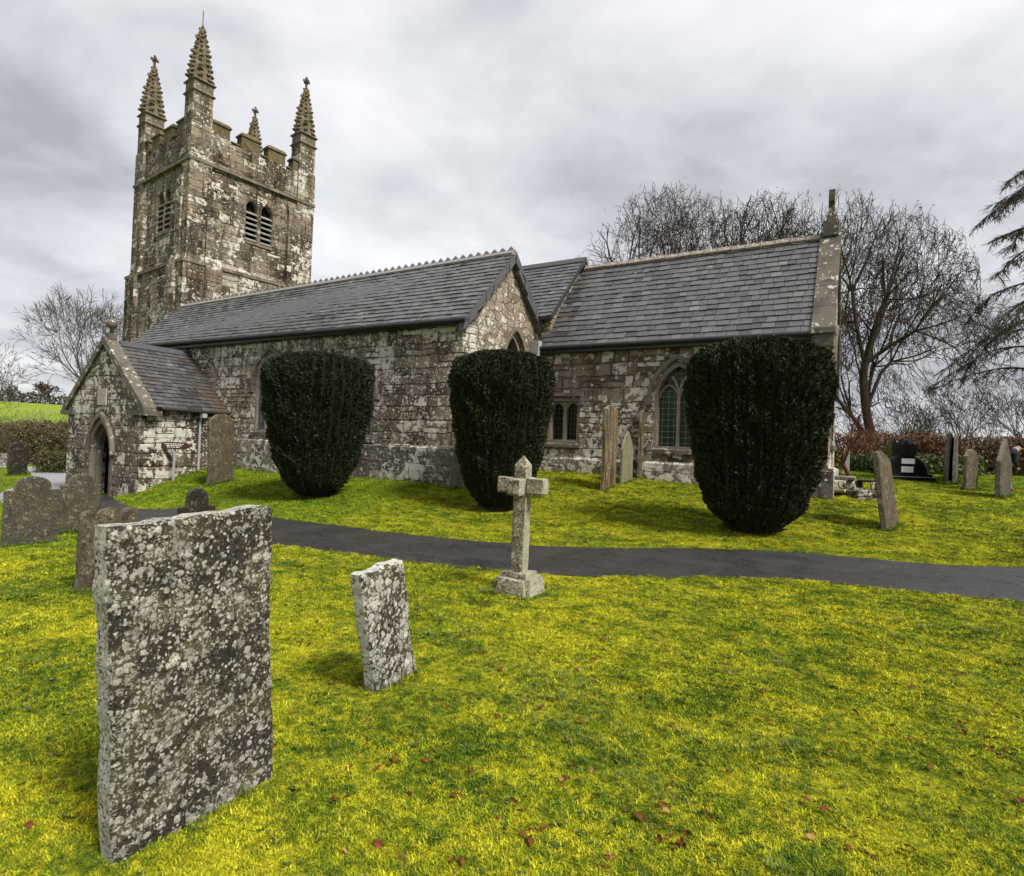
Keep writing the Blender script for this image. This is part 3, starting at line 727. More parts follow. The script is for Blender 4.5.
# --- nave (only the upper roof shows) --------------------------------------
nv = MB(); nv.plate([(16.9, -.6), (21.0, -.6), (21.0, 6.2), (18.91, 8.2), (16.9, 6.1)], [], .5, frame((-8.75, 0, 0), (0, 1, 0), (1, 0, 0)), 0)
nv.box((-28.4, 20.9, -.8), (-9.3, 21.3, 5.9)); nv.build('nave_wall', M['chancel'], church)
r = slates('nave_roof', (-28.6, 16.45, 5.77), (-8.5, 16.45, 5.77), (-8.5, 18.91, 8.30), (-28.6, 18.91, 8.26), M['slate_old'], seed=5)
slab('roof_deck', (-28.6, 16.45, 5.77), (-8.52, 16.45, 5.77), (-8.52, 18.91, 8.29), (-28.6, 18.91, 8.25), .12, M['slate_edge'], r)
slab('roof_deck', (-28.6, 21.5, 5.6), (-8.52, 21.5, 5.6), (-8.52, 18.915, 8.29), (-28.6, 18.915, 8.25), .12, M['slate_edge'], r)
rt = MB()
for sg in (1, -1): rt.hexa([(-28.6, 18.91, 8.28), (-8.47, 18.91, 8.31), (-8.47, 18.91 + sg * .2, 8.10), (-28.6, 18.91 + sg * .2, 8.06), (-28.6, 18.91, 8.33), (-8.47, 18.91, 8.37), (-8.47, 18.91 + sg * .22, 8.15), (-28.6, 18.91 + sg * .22, 8.11)])
rt.build('ridge_tiles', M['ridge_dark'], r)
vg = MB(); q = [(-8.5, 16.4, 5.6), (-8.5, 18.91, 8.2), (-8.5, 18.91, 8.36), (-8.5, 16.4, 5.78)]; vg.hexa(q + [(x_ + .06, y_, z_) for x_, y_, z_ in q]); vg.build('bargeboard', M['iron'], r)

# --- chancel ---------------------------------------------------------------
CX0, CX1, CYw = -9.0, -.70, 16.79
fC = frame((0, CYw, 0), (1, 0, 0), (0, -1, 0)); fCE = frame((CX1, 0, 0), (0, 1, 0), (1, 0, 0))
cw = (-4.53, 1.36, 1.72, 3.2, 4.22, 2); sq = (-8.1, 1.12, 1.78, 3.2)
wall = MB()
wall.plate([(CX0 + .02, -.4), (CX1, -.4), (CX1, 4.75), (CX0 + .02, 4.75)], [arch(cw[0], cw[1], cw[2], cw[3], cw[4]), [(sq[0] - sq[1] / 2, sq[2]), (sq[0] + sq[1] / 2, sq[2]), (sq[0] + sq[1] / 2, sq[3]), (sq[0] - sq[1] / 2, sq[3])]], .6, fC)
wall.plate([(CYw + .6, -.4), (21.03, -.4), (21.03, 4.75), (18.91, 7.8), (CYw + .6, 5.4)], [arch(18.91, 2.0, 2.0, 3.8, 5.2)], .6, fCE)
wall.box((CX0 + .1, 20.6, -.4), (CX1 - .602, 21.03, 4.8))
wall.build('chancel_wall', M['chancel'], church)
pl = MB(); plinth(pl, CX0 + .13, CX1 + .14, CYw, -.3, 1.36, .11)
pl.hexa([(CX1 - .02, CYw + .025, -.3), (CX1 + .14, CYw + .025, -.3), (CX1 + .14, 21.0, -.3), (CX1 - .02, 21.0, -.3), (CX1 - .02, CYw + .025, 1.36), (CX1 + .14, CYw + .025, 1.27), (CX1 + .14, 21.0, 1.27), (CX1 - .02, 21.0, 1.36)])
pl.build('plinth', M['plinth'], church)
pointed_window(fC, *cw[:5], cw[5], M['glass_green'])
pointed_window(fCE, 18.91, 2.0, 2.0, 3.8, 5.2, 3, M['glass_dark'])
# square-headed two-light window
w_ = MB(); c, w, s_, h_ = sq
rc = lambda d_: [(c - w / 2 + d_, s_ + d_), (c + w / 2 - d_, s_ + d_), (c + w / 2 - d_, h_ - d_), (c - w / 2 + d_, h_ - d_)]
w_.strip(rc(0), rc(.10), fC, -.36, -.03, closed=True); root = w_.build('window', M['window_stone'], church)
w_ = MB(); w_.plate(rc(.095), [], .02, fC, 0, -.27); w_.build('glazing', M['glass_dark'], root)
w_ = MB(); w_.bar([(c, s_ + .09), (c, h_ - .09)], .11, fC, -.265, -.12)
for sg in (-1, 1):
    xc = c + sg * w / 4 - sg * .01; A = arch_line(xc, w / 2 - .13, h_ - .42, h_ - .16, 6)
    top = [(max(c - w / 2 + .09, min(c + w / 2 - .09, p[0])), h_ - .09) for p in A]
    w_.strip(A, top, fC, -.262, -.14)
w_.build('tracery', M['window_stone'], root)
w_ = MB(); w_.box((c - w / 2 - .12, h_ + .05, -.03), (c + w / 2 + .12, h_ + .16, .09), 0, fC); w_.box((c + w / 2 + .03, h_ - .22, -.03), (c + w / 2 + .12, h_ + .048, .085), 0, fC); w_.build('hood_mould', M['dressed'], root)
w_ = MB(); w_.hexa([fC(c - w / 2 - .06, s_ - .14, -.1), fC(c + w / 2 + .06, s_ - .14, -.1), fC(c + w / 2 + .06, s_ - .14, .07), fC(c - w / 2 - .06, s_ - .14, .07), fC(c - w / 2 - .06, s_ + .04, -.3), fC(c + w / 2 + .06, s_ + .04, -.3), fC(c + w / 2 + .06, s_ - .05, .07), fC(c - w / 2 - .06, s_ - .05, .07)])
w_.build('sill', M['coping'], root)
r = slates('chancel_roof', (-9.0, 16.55, 4.80), (-1.12, 16.55, 4.80), (-1.12, 18.91, 8.0), (-8.47, 18.91, 8.0), M['slate_old'], seed=8, row=.235, wid=.29)
slab('roof_deck', (-9.0, 16.55, 4.80), (-1.12, 16.55, 4.80), (-1.12, 18.91, 7.99), (-8.5, 18.91, 7.99), .12, M['slate_edge'], r)
slab('roof_deck', (-9.0, 21.3, 4.7), (-1.12, 21.3, 4.7), (-1.12, 18.915, 7.99), (-8.5, 18.915, 7.99), .12, M['slate_edge'], r)
tp = None; k0 = None
for k in range(18):
    L = 7.36 / 18; xk = -8.45 + L * k
    if tp is None:
        t_ = MB()
        for sg in (1, -1): t_.hexa([(xk, 18.91, 8.0), (xk + L - .012, 18.91, 8.0), (xk + L - .012, 18.91 + sg * .17, 7.84), (xk, 18.91 + sg * .17, 7.84), (xk, 18.91, 8.055), (xk + L - .012, 18.91, 8.06), (xk + L - .012, 18.91 + sg * .19, 7.89), (xk, 18.91 + sg * .19, 7.885)])
        tp = t_.build('ridge_tile', M['ridge'], r)
    else: dup(tp, Matrix.Translation((L * k, 0, random.uniform(-.008, .012))), r)
gutter((-8.95, 16.46, 4.76), (-1.1, 16.46, 4.74)); fb = MB(); fb.box((-8.97, 16.56, 4.60), (-1.12, 16.787, 4.70)); fb.build('eaves_board', M['iron'], church)
# raised coping with kneeler and worn gable cross
cp_ = MB(); dy, dz = 18.91 - 16.5, 8.12 - 4.86
for sg in (1, -1):
    n_ = 5
    for i in range(n_):
        t0, t1 = i / n_, (i + 1) / n_ - .004
        ya, za, yb, zb = 18.91 - sg * dy * (1 - t0), 4.86 + dz * t0, 18.91 - sg * dy * (1 - t1), 4.86 + dz * t1
        if sg == -1 and i == n_ - 1: yb += .003
        cp_.hexa([(-1.14, ya, za - .3), (-.62, ya, za - .3), (-.62, yb, zb - .3), (-1.14, yb, zb - .3), (-1.14 , ya, za + .02), (-.62, ya, za + .02), (-.62, yb, zb + .02), (-1.14, yb, zb + .02)])
root = cp_.build('gable_coping', M['coping'], church)
kn = MB(); kn.box((-1.17, 16.38, 4.72), (-.60, 16.9, 4.86)); kn.box((-1.12, 16.46, 4.40), (-.635, 16.95, 4.716)); kn.box((-1.10, 16.60, 4.15), (-.66, 16.95, 4.397)); kn.build('kneeler', M['coping'], root)
kc = MB(); kc.box((-1.08, 18.66, 7.9), (-.68, 19.16, 8.34)); kc.box((-1.0, 18.76, 8.342), (-.76, 19.06, 8.52)); kc.box((-.96, 18.83, 8.522), (-.80, 18.99, 9.28)); kc.box((-.95, 18.58, 8.86), (-.81, 18.827, 9.03)); kc.box((-.95, 18.993, 8.86), (-.81, 19.24, 9.03))
kc.build('gable_cross', M['coping'], church)
ld = MB(); ld.hexa([(-9.12, 16.35, 4.5), (-8.86, 16.35, 4.5), (-8.86, 16.53, 4.5), (-9.12, 16.53, 4.5), (-9.14, 16.3, 4.98), (-8.82, 16.3, 4.98), (-8.82, 16.53, 4.98), (-9.14, 16.53, 4.98)]); ld.build('lead_hopper', M['lead'], church)

# --- tower -----------------------------------------------------------------
TY = math.radians(-6); TM = at_(-28.94, 16.5, 0, TY) @ Matrix.Diagonal((1, 1.075, 1, 1))
def tw(x, y, z): return tuple(TM @ Vector((x, y, z)))      # x west negative, y north, corner at 0, 0
def tframe(o, u, n):
    f0 = frame(o, u, n); return lambda a, b, c: tw(*f0(a, b, c))
tS = tframe((0, .12, 0), (1, 0, 0), (0, -1, 0)); tE = tframe((-.12, 0, 0), (0, 1, 0), (1, 0, 0))
TWd = 6.6
def two_light(c): return [arch(c - .40, .70, 12.1, 13.95, 14.45, 5), arch(c + .40, .70, 12.1, 13.95, 14.45, 5)]
t_ = MB()
t_.plate([(-TWd + .25, -1.5), (-.253, -1.5), (-.253, 17.0), (-TWd + .25, 17.0)], two_light(-3.0), .7, tS)
t_.plate([(.97, -1.5), (TWd - .25, -1.5), (TWd - .25, 17.0), (.95, 17.0)], two_light(3.55), .7, tE)
for lo, hi in (((-TWd + .25, TWd - .95, -1.5), (-.95, TWd - .25, 17.0)), ((-TWd + .25, .95, -1.5), (-TWd + .95, TWd - .952, 17.0))): t_.box(lo, hi, 0, tw)
t_.box((-TWd + .95, .95, 16.3), (-.95, TWd - .95, 16.5), 0, tw)
tower = t_.build('tower_wall', M['tower'], church, at=TM)
# corner piers (clasping) with a lower stage that steps out
for i, (sx_, sy_) in enumerate(((0, 0), (-1, 0), (0, 1), (-1, 1))):
    bx = lambda d_: ((-TWd if sx_ else 0) , (TWd if sy_ else 0))
    def corner(a, b, z0, z1, mb):
        """square pier of size b, standing a proud of the corner"""
        x0, x1 = (-TWd - a, -TWd + b) if sx_ else (-b, a); y0, y1 = (TWd - b, TWd + a) if sy_ else (-a, b)
        mb.box((x0, y0, z0), (x1, y1, z1), 0, tw)
    pr = MB(); corner(0, 1.02, 10.2, 17.15, pr); corner(.16, 1.1, -1.5, 10.04, pr)
    # weathered set-off
    def ring(a, b, z):
        x0, x1 = (-TWd - a, -TWd + b) if sx_ else (-b, a); y0, y1 = (TWd - b, TWd + a) if sy_ else (-a, b)
        return [tw(x0, y0, z), tw(x1, y0, z), tw(x1, y1, z), tw(x0, y1, z)]
    pr.hexa(ring(.16, 1.1, 10.042) + ring(-.002, 1.01, 10.5))
    pr.build('buttress', M['tower'], church, at=TM)
    # second, narrower set-back strip on each outer face

for y0 in (.86, TWd - 1.54):
    for ax in (0, 1):
        b_ = MB(); f_ = (lambda a, b, c: tw(a, b, c)) if ax == 0 else (lambda a, b, c: tw(-b, -a, c))
        if ax: y0 = .62 if y0 < 3 else TWd - 1.5
        b_.box((-.26, y0, 10.3), (.13 - .05 * ax, y0 + .68 - .14 * ax, 14.3), 0, f_); b_.hexa([f_(-.26, y0, 14.302), f_(.13 - .05 * ax, y0, 14.302), f_(.13 - .05 * ax, y0 + .68 - .14 * ax, 14.302), f_(-.26, y0 + .68 - .14 * ax, 14.302), f_(-.26, y0, 15.1), f_(-.1, y0, 15.1), f_(-.1, y0 + .68 - .14 * ax, 15.1), f_(-.26, y0 + .68 - .14 * ax, 15.1)])
        b_.box((-.26, y0 - .04, -1.5), (.34, y0 + .72, 9.9), 0, f_); b_.hexa([f_(-.26, y0 - .04, 9.902), f_(.34, y0 - .04, 9.902), f_(.34, y0 + .72, 9.902), f_(-.26, y0 + .72, 9.902), f_(-.26, y0 - .04, 10.6), f_(.12, y0 - .04, 10.6), f_(.12, y0 + .72, 10.6), f_(-.26, y0 + .72, 10.6)])
        b_.build('buttress', M['tower'], church, at=TM)
def band(z0, z1, out, name='string_course', mt='dressed'):
    b_ = MB(); p0, p1 = -TWd - out, out
    o = [(p0, -out), (p1, -out), (p1, TWd + out), (p0, TWd + out)]; ii = [(-TWd + .3, .3), (-.3, .3), (-.3, TWd - .3), (-TWd + .3, TWd - .3)]
    f_ = lambda a, b, c: tw(a, b, c)
    b_.strip(o, ii, f_, z0, z1, closed=True); return b_.build(name, M[mt], church, at=TM)
band(15.28, 15.44, .05); band(10.10, 10.26, .20)
ls = MB(); ls.box((-.3, 1.58, -1.5), (.13, TWd - 1.58, 10.098), 0, tw); ls.box((-TWd + 1.58, -.13, -1.5), (-1.2, .3, 10.098), 0, tw)
for f_, a, b in (((lambda a, b, c: tw(a, b, c)), 1.58, TWd - 1.58), ((lambda a, b, c: tw(-b, -a, c)), 1.2, TWd - 1.58)): ls.hexa([f_(-.3, a, 10.262), f_(.12, a, 10.262), f_(.12, b, 10.262), f_(-.3, b, 10.262), f_(-.3, a, 10.5), f_(-.11, a, 10.5), f_(-.11, b, 10.5), f_(-.3, b, 10.5)])
ls.build('lower_stage', M['tower'], church, at=TM)
def core_band(z0, z1, out): pass
# parapet and merlons
pp = MB(); o = [(-TWd + .12, .12), (-.12, .12), (-.12, TWd - .12), (-TWd + .12, TWd - .12)]; ii = [(-TWd + .62, .62), (-.62, .62), (-.62, TWd - .62), (-TWd + .62, TWd - .62)]
pp.strip(o, ii, tw, 15.47, 16.98, closed=True); par = pp.build('parapet', M['tower'], church, at=TM)
ml = None
mer = [(1.0, 1.86), (2.45, 3.41), (3.87, 4.83), (5.3, 5.6)]
def merlon(x0, y0, x1, y1):
    b_ = MB(); b_.box((x0, y0, 16.982), (x1, y1, 17.60), 0, tw)
    q = [(x0 - .06, y0 - .06), (x1 + .06, y0 - .06), (x1 + .06, y1 + .06), (x0 - .06, y1 + .06)]; e_ = [(x0 + .04, y0 + .04), (x1 - .04, y0 + .04), (x1 - .04, y1 - .04), (x0 + .04, y1 - .04)]
    b_.hexa([tw(*p, 17.602) for p in q] + [tw(*p, 17.68) for p in q]); b_.hexa([tw(*p, 17.682) for p in q] + [tw(*p, 17.82) for p in e_])
    return b_.build('merlon', M['merlon'], par, at=TM)
for a, b in mer:
    merlon(-.62, a, -.12, b); merlon(-TWd + .12, a, -TWd + .62, b); merlon(-b, .12, -a, .62); merlon(-b, TWd - .62, -a, TWd - .12)
# sill stones of the crenels
for a, b in ((1.86, 2.45), (3.41, 3.87), (4.83, 5.3)):
    for lo, hi in (((-.70, a + .064, 16.981), (-.06, b - .064, 17.05)), ((-b + .064, .06, 16.981), (-a - .064, .70, 17.05))):
        cr = MB(); cr.box(lo, hi, 0, tw); cr.build('crenel_sill', M['merlon'], par, at=TM)
# louvred belfry windows
for fr, c in ((tS, -3.0), (tE, 3.55)):
    b_ = MB()
    for q in (-.40, .40):
        b_.strip(arch(c + q, .70, 12.1, 13.95, 14.45, 5), arch(c + q, .62, 12.14, 13.95, 14.39, 5), fr, -.35, -.03, closed=True)
    root = b_.build('belfry_window', M['dressed'], church)
    b_ = MB()
    b_.box((c - .75, 12.05, -.42), (c + .75, 14.5, -.36), 0, fr); b_.build('window_void', M['dark'], root)
    b_ = MB()
    for q in (-.40, .40):
        for k in range(6):
            z0 = 12.2 + k * .285
            b_.hexa([fr(c + q - .30, z0, -.02), fr(c + q + .30, z0, -.02), fr(c + q + .30, z0 + .16, -.33), fr(c + q - .30, z0 + .16, -.33),
                     fr(c + q - .30, z0 + .06, .0), fr(c + q + .30, z0 + .06, .0), fr(c + q + .30, z0 + .22, -.32), fr(c + q - .30, z0 + .22, -.32)])
    b_.build('louvres', M['louvre'], root)
    b_ = MB(); b_.box((c - .72, 12.0, -.08), (c + .72, 12.13, .06), 0, fr); b_.build('sill', M['dressed'], root)
# pinnacles
def pinnacle(cx_, cy_):
    s_ = MB(); sc = .455
    s_.box((cx_ - sc, cy_ - sc, 17.152), (cx_ + sc, cy_ + sc, 18.70), 0, tw)
    root = s_.build('pinnacle', M['tower'], church, at=TM)
    b_ = MB(); q = lambda a, z: [tw(cx_ - a, cy_ - a, z), tw(cx_ + a, cy_ - a, z), tw(cx_ + a, cy_ + a, z), tw(cx_ - a, cy_ + a, z)]
    b_.hexa(q(.47, 18.702) + q(.55, 18.79)); b_.hexa(q(.55, 18.792) + q(.47, 18.88)); b_.hexa(q(.45, 18.882) + q(.45, 19.28)); b_.hexa(q(.455, 19.282) + q(.55, 19.35)); b_.hexa(q(.55, 19.352) + q(.48, 19.46))
    b_.build('moulding', M['dressed'], root, at=TM)
    b_ = MB(); b_.lathe([(.52, 19.462), (.45, 20.2), (.33, 21.0), (.18, 21.9), (.09, 22.3), (.05, 22.42)], (cx_, cy_, 0), 8, 0, math.pi / 8)
    for k in range(8):
        th = k * math.pi / 4 + math.pi / 8
        for j in range(11):
            z_ = 19.50 + j * .255 + (.12 if k % 2 else 0) + random.uniform(-.03, .03); rr = float(np.interp(z_ + .05, [19.46, 20.2, 21.0, 21.9, 22.3], [.52, .45, .33, .18, .09])); s0 = (.118 - .006 * j) * random.uniform(.75, 1.2)
            px_, py_ = cx_ + rr * math.cos(th), cy_ + rr * math.sin(th)
            b_.lathe([(.001, -.02), (s0, .02), (s0 * 1.05, .08), (s0 * .5, .14), (.001, .16)], (px_, py_, z_), 5, 0, th)
    b_.v = [tuple(Vector(p) + Vector((mnoise.noise(Vector(p) * 5), mnoise.noise(Vector(p) * 5 + Vector((7, 0, 0))), mnoise.noise(Vector(p) * 5 + Vector((0, 7, 0))))) * .07) for p in b_.v]
    b_.v = [tw(*p) for p in b_.v]
    sp_ = b_.build('spire', M['mossy'], root, at=TM)
    return root
pin = pinnacle(-.50, .50)
for k, (a, b) in enumerate(((-TWd + .5, .5), (-.5, TWd - .5), (-TWd + .5, TWd - .5))):
    dl = TM @ Matrix.Translation((a + .5, b - .5, 0)) @ TM.inverted(); c_ = dup(pin, dl, church)
    b_ = MB(); b_.box((a - .05, b - .05, 22.40), (a + .05, b + .05, 22.95), 0, tw); b_.box((a - .2, b - .05, 22.64), (a - .052, b + .05, 22.76), 0, tw); b_.box((a + .052, b - .05, 22.64), (a + .2, b + .05, 22.76), 0, tw); b_.box((a - .045, b - .2, 22.64), (a + .045, b - .052, 22.76), 0, tw); b_.box((a - .045, b + .052, 22.64), (a + .045, b + .2, 22.76), 0, tw)
    b_.build('finial_cross', M['coping'], c_, at=TM)
b_ = MB(); b_.tube([tw(-.5, .5, 22.4), tw(-.5, .5, 23.2)], .02, 6); b_.build('lightning_rod', M['iron'], pin)

# --- porch -----------------------------------------------------------------
PX0, PX1, PYf, PYb = -24.05, -19.28, 9.86, AY
fP = frame((0, PYf, 0), (1, 0, 0), (0, -1, 0)); pc = -21.68; dc = -21.66
wall = MB()
dm_ = []
wall.plate([(PX0, -1.2), (dc - .63, -1.2), (dc - .63, .85)] + arch_line(dc, 1.26, .85, 1.88)[::-1][1:-1] + [(dc + .63, .85), (dc + .63, -1.2), (PX1, -1.2), (PX1, 2.38), (pc, 4.5), (PX0, 2.38)], [], .44, fP)
wall.box((PX1 - .45, PYf + .442, -1.2), (PX1, PYb - .002, 2.42)); wall.box((PX0, PYf + .442, -1.2), (PX0 + .55, PYb - .002, 2.42))
wall.build('porch_wall', M['porch'], church)
dr = MB(); A = [(dc + .75, -1.1)] + arch_line(dc, 1.50, .85, 2.02) + [(dc - .75, -1.1)]; B = [(dc + .615, -1.1)] + arch_line(dc, 1.23, .85, 1.86) + [(dc - .615, -1.1)]
dr.strip(A, B, fP, -.2, .035)
A2 = [(dc + .61, -1.1)] + arch_line(dc, 1.22, .85, 1.855) + [(dc - .61, -1.1)]; B2 = [(dc + .52, -1.1)] + arch_line(dc, 1.04, .85, 1.72) + [(dc - .52, -1.1)]
dr.strip(A2, B2, fP, -.30, -.12)
droot = dr.build('doorway', M['dressed'], church)
inr = MB(); inr.box((PX0 + .58, PYf + .52, -1.15), (PX1 - .58, PYf + .60, 2.42)); inr.build('doorway_shade_panel', M['dark'], church)  # near-black panel added behind the opening to make the doorway dark
hd = MB(); hd.strip(arch_line(dc, 1.74, .82, 2.22), arch_line(dc, 1.54, .82, 2.07), fP, -.02, .12)
hd.build('hood_mould', M['dressed'], droot)
iv = MB(); iv.box((PX0 + .56, PYb - .12, -1.2), (PX1 - .56, PYb - .06, 2.4)); iv.box((PX0 + .56, PYf + .63, 2.43), (PX1 - .56, PYb - .13, 2.5)); iv.build('porch_shade_lining', M['dark'], church)  # back and ceiling in near-black: the porch's inner shade as colour
st_ = MB(); st_.box((dc - .8, PYf - .35, -.9), (dc + .8, PYf + .6, -.58)); st_.build('doorstep', M['dressed'], church)
M['tablet'] = mat_dressed('pale_tablet', (.34, .31, .26), .4, 0, .1)
tb = MB(); tb.box((pc - .30, 2.45, -.02), (pc + .24, 3.0, .05), 0, fP); tb.build('tablet', M['tablet'], church)
r = slates('porch_roof', (PX1 + .2, PYf + .28, 2.40), (PX1 + .2, 12.70, 2.40), (pc, 12.70, 4.60), (pc, PYf + .28, 4.60), M['slate_porch'], seed=12, row=.20, wid=.23)
slab('roof_deck', (PX1 + .2, PYf + .27, 2.40), (PX1 + .2, 12.68, 2.40), (pc, 12.68, 4.59), (pc, PYf + .27, 4.59), .08, M['slate_edge'], r)
slab('roof_deck', (PX0 - .2, PYf + .27, 2.45), (PX0 - .2, 12.68, 2.45), (pc - .003, 12.68, 4.59), (pc - .003, PYf + .27, 4.59), .08, M['slate_edge'], r)
rt = MB()
for sg in (1, -1): rt.hexa([(pc, PYf + .4, 4.58), (pc, 12.69, 4.58), (pc + sg * .17, 12.69, 4.42), (pc + sg * .17, PYf + .4, 4.42), (pc, PYf + .4, 4.68), (pc, 12.69, 4.68), (pc + sg * .2, 12.69, 4.49), (pc + sg * .2, PYf + .4, 4.49)])
rt.build('ridge_tiles', M['ridge_dark'], r)
cp_ = MB()
for sg, xe in ((1, PX1 + .28), (-1, PX0 - .28)):
    k = 4
    for i in range(k):
        t0, t1 = i / k, (i + 1) / k - .005
        xa, za, xb, zb = xe + (pc - xe) * t0, 2.36 + 2.36 * t0, xe + (pc - xe) * t1, 2.36 + 2.36 * t1
        cp_.hexa([(xa, PYf - .1, za - .24), (xb, PYf - .1, zb - .24), (xb, PYf + .30, zb - .24), (xa, PYf + .30, za - .24), (xa, PYf - .1, za + .02), (xb, PYf - .1, zb + .02), (xb, PYf + .30, zb + .02), (xa, PYf + .30, za + .02)])
root = cp_.build('porch_coping', M['coping'], church)
kn = MB(); kn.box((PX1 - .5, PYf - .12, 2.12), (PX1 + .34, PYf + .46, 2.28)); kn.build('kneeler', M['coping'], root); kn = MB(); kn.box((PX0 - .34, PYf - .12, 2.12), (PX0 + .5, PYf + .46, 2.28)); kn.build('kneeler', M['coping'], root)
fb_ = MB(); fb_.box((pc - .12, PYf + .02, 4.66), (pc + .12, PYf + .28, 4.86)); fb_.lathe([(.06, 0), (.06, .16), (.15, .22), (.18, .33), (.15, .44), (.05, .50)], (pc, PYf + .15, 4.862), 10, smooth=True)
fb_.build('finial', M['coping'], root)
gt = MB(); gt.tube([(PX1 + .26, PYf + .46, 2.36), (PX1 + .26, 12.66, 2.36)], .055, 8); gt.build('gutter', M['iron'], church)
dp = MB(); dp.tube([(PX1 + .24, 11.72, 2.33), (PX1 + .10, 11.72, 2.1), (PX1 + .07, 11.72, 1.9), (PX1 + .07, 11.72, .1)], .042, 8); dp.box((PX1 + .13, 11.64, 2.16), (PX1 + .32, 11.80, 2.30)); dp.build('downpipe', M['pipe'], church)

# ------------------------------------------------------------------ headstones
def uvec(yaw): return np.array([math.cos(yaw), math.sin(yaw), 0.0])
def px_scale(p, vec):
    d_ = np.array(p) - CAM; de = R[2] @ d_; x_ = R[0] @ d_
    return F / de * (R[0] @ vec - x_ / de * (R[2] @ vec))
STONES = []
def head_profile(kind, w, h):
    a = w / 2
    def top(u):
        s = u / a
        if kind == 'flat': return h - .012 * math.sin(7 * u) 
        if kind == 'round': return h - a * .95 + math.sqrt(max(0, 1 - s * s)) * a * .95
        if kind == 'low': return h - a * .35 * s * s
        if kind == 'shoulder':
            k = .66
            return h - a * k * .75 + math.sqrt(max(0, 1 - (s / k) ** 2)) * a * k * .75 if abs(s) < k else h - a * .60 - .10 * max(0, abs(s) - .92)
        if kind == 'knob':
            k = .55
            return h - a * k * 1.0 + math.sqrt(max(0, 1 - (s / k) ** 2)) * a * k if abs(s) < k else h - a * .95 - .25 * a * max(0, abs(s) - .75)
        if kind == 'triple':
            if abs(s) < .40: return h - .26 * a + math.sqrt(max(0, 1 - (s / .42) ** 2)) * .26 * a
            q = (abs(s) - .71) / .29; return h - .34 * a + math.sqrt(max(0, 1 - q * q)) * .30 * a
        if kind == 'scoop': return h - .10 * (1 - s) ** 2 * .12 - (.16 * a * max(0, s + .2) / a if s > -.2 else 0) - .05 * max(0, -s - .7)
        if kind == 'gothic': return h - a * 1.35 * abs(s) ** 1.5
        if kind == 'ogee': return h - a * (.9 * abs(s) ** .8)
        return h
    return top
def headstone(name, base, yaw, w, h, T, kind, mt, label, cat='headstone', lean=(0, 0), group='weathered headstones in the churchyard', rough=.008, seed=1, taper=0.0, topfn=None, nu=44, nv=36, sink=.25, shear=0.0):
    top = topfn or head_profile(kind, w, h); us = np.linspace(-w / 2, w / 2, nu); r_ = np.random.default_rng(seed)
    V = []; 
    def pt(u, t, side):
        hh = top(u) + sink; v = -sink + hh * t
        sc = 1 + taper * (1 - max(0, v) / h)
        x_ = u * sc + shear * max(0, v)
        ed = min(w / 2 - abs(u), hh * (1 - t)); k = min(1.0, ed / .03) ; prof = T / 2 * (.72 + .28 * math.sqrt(max(0, 1 - (1 - k) ** 2)))
        nz = mnoise.noise(Vector((x_ * 2.3 + seed * 1.7, v * 2.3, side * 4 + seed * 2))) * rough * 1.2 + mnoise.noise(Vector((x_ * 6 + seed * 3.1, v * 6, side * 4 + seed))) * rough + mnoise.noise(Vector((x_ * 22 + seed, v * 22, side * 4))) * rough * .6
        ex = mnoise.noise(Vector((u * 3 + seed, v * 9, 3.3 + seed))) * rough * 1.3 * (1 if abs(u) > w / 2 - .02 else .2)
        ez = mnoise.noise(Vector((u * 12 + seed, 8.8, seed))) * rough * 1.5 * (t > .97)
        return (x_ + ex, -side * (prof + nz), v + ez)
    for side in (1, -1):
        for i in range(nu):
            for j in range(nv + 1): V.append(pt(us[i], j / nv, side))
    n1 = nu * (nv + 1); Fq = []
    id_ = lambda s, i, j: s * n1 + i * (nv + 1) + j
    for i in range(nu - 1):
        for j in range(nv):
            Fq.append((id_(0, i, j), id_(0, i + 1, j), id_(0, i + 1, j + 1), id_(0, i, j + 1)))
            Fq.append((id_(1, i, j), id_(1, i, j + 1), id_(1, i + 1, j + 1), id_(1, i + 1, j)))
        Fq.append((id_(0, i, nv), id_(0, i + 1, nv), id_(1, i + 1, nv), id_(1, i, nv)))
    for j in range(nv):
        Fq.append((id_(0, 0, j), id_(0, 0, j + 1), id_(1, 0, j + 1), id_(1, 0, j)))
        e = nu - 1; Fq.append((id_(0, e, j), id_(1, e, j), id_(1, e, j + 1), id_(0, e, j + 1)))
    STONES.append((base[0], base[1], yaw, w, T))
    mw = Matrix.Translation(Vector(base)) @ Matrix.Rotation(yaw, 4, 'Z') @ Matrix.Rotation(math.radians(lean[0]), 4, 'Y') @ Matrix.Rotation(math.radians(lean[1]), 4, 'X')
    me_v = np.array(V)
    o = from_arrays(name, me_v, np.array(Fq), mt, smooth=False); o.matrix_basis = mw; MW[o.name] = mw
    return tag(o, label, cat, group)
def stone_px(px, py, hpx, wpx, kind, mt, label, yaw=90, T=.11, **kw):
    """stand a headstone on the ground; size from its apparent size"""
    b = gp(px, py); yw = math.radians(yaw); k = F / depth(b)
    su = abs(px_scale(b, uvec(yw))); sn = abs(px_scale(b, uvec(yw - math.pi / 2)))
    w = max(.22, (wpx - T * sn) / max(su, 1e-3)); h = hpx / k
    return headstone('headstone', b, yw, w, h, T, kind, mt, label, **kw)

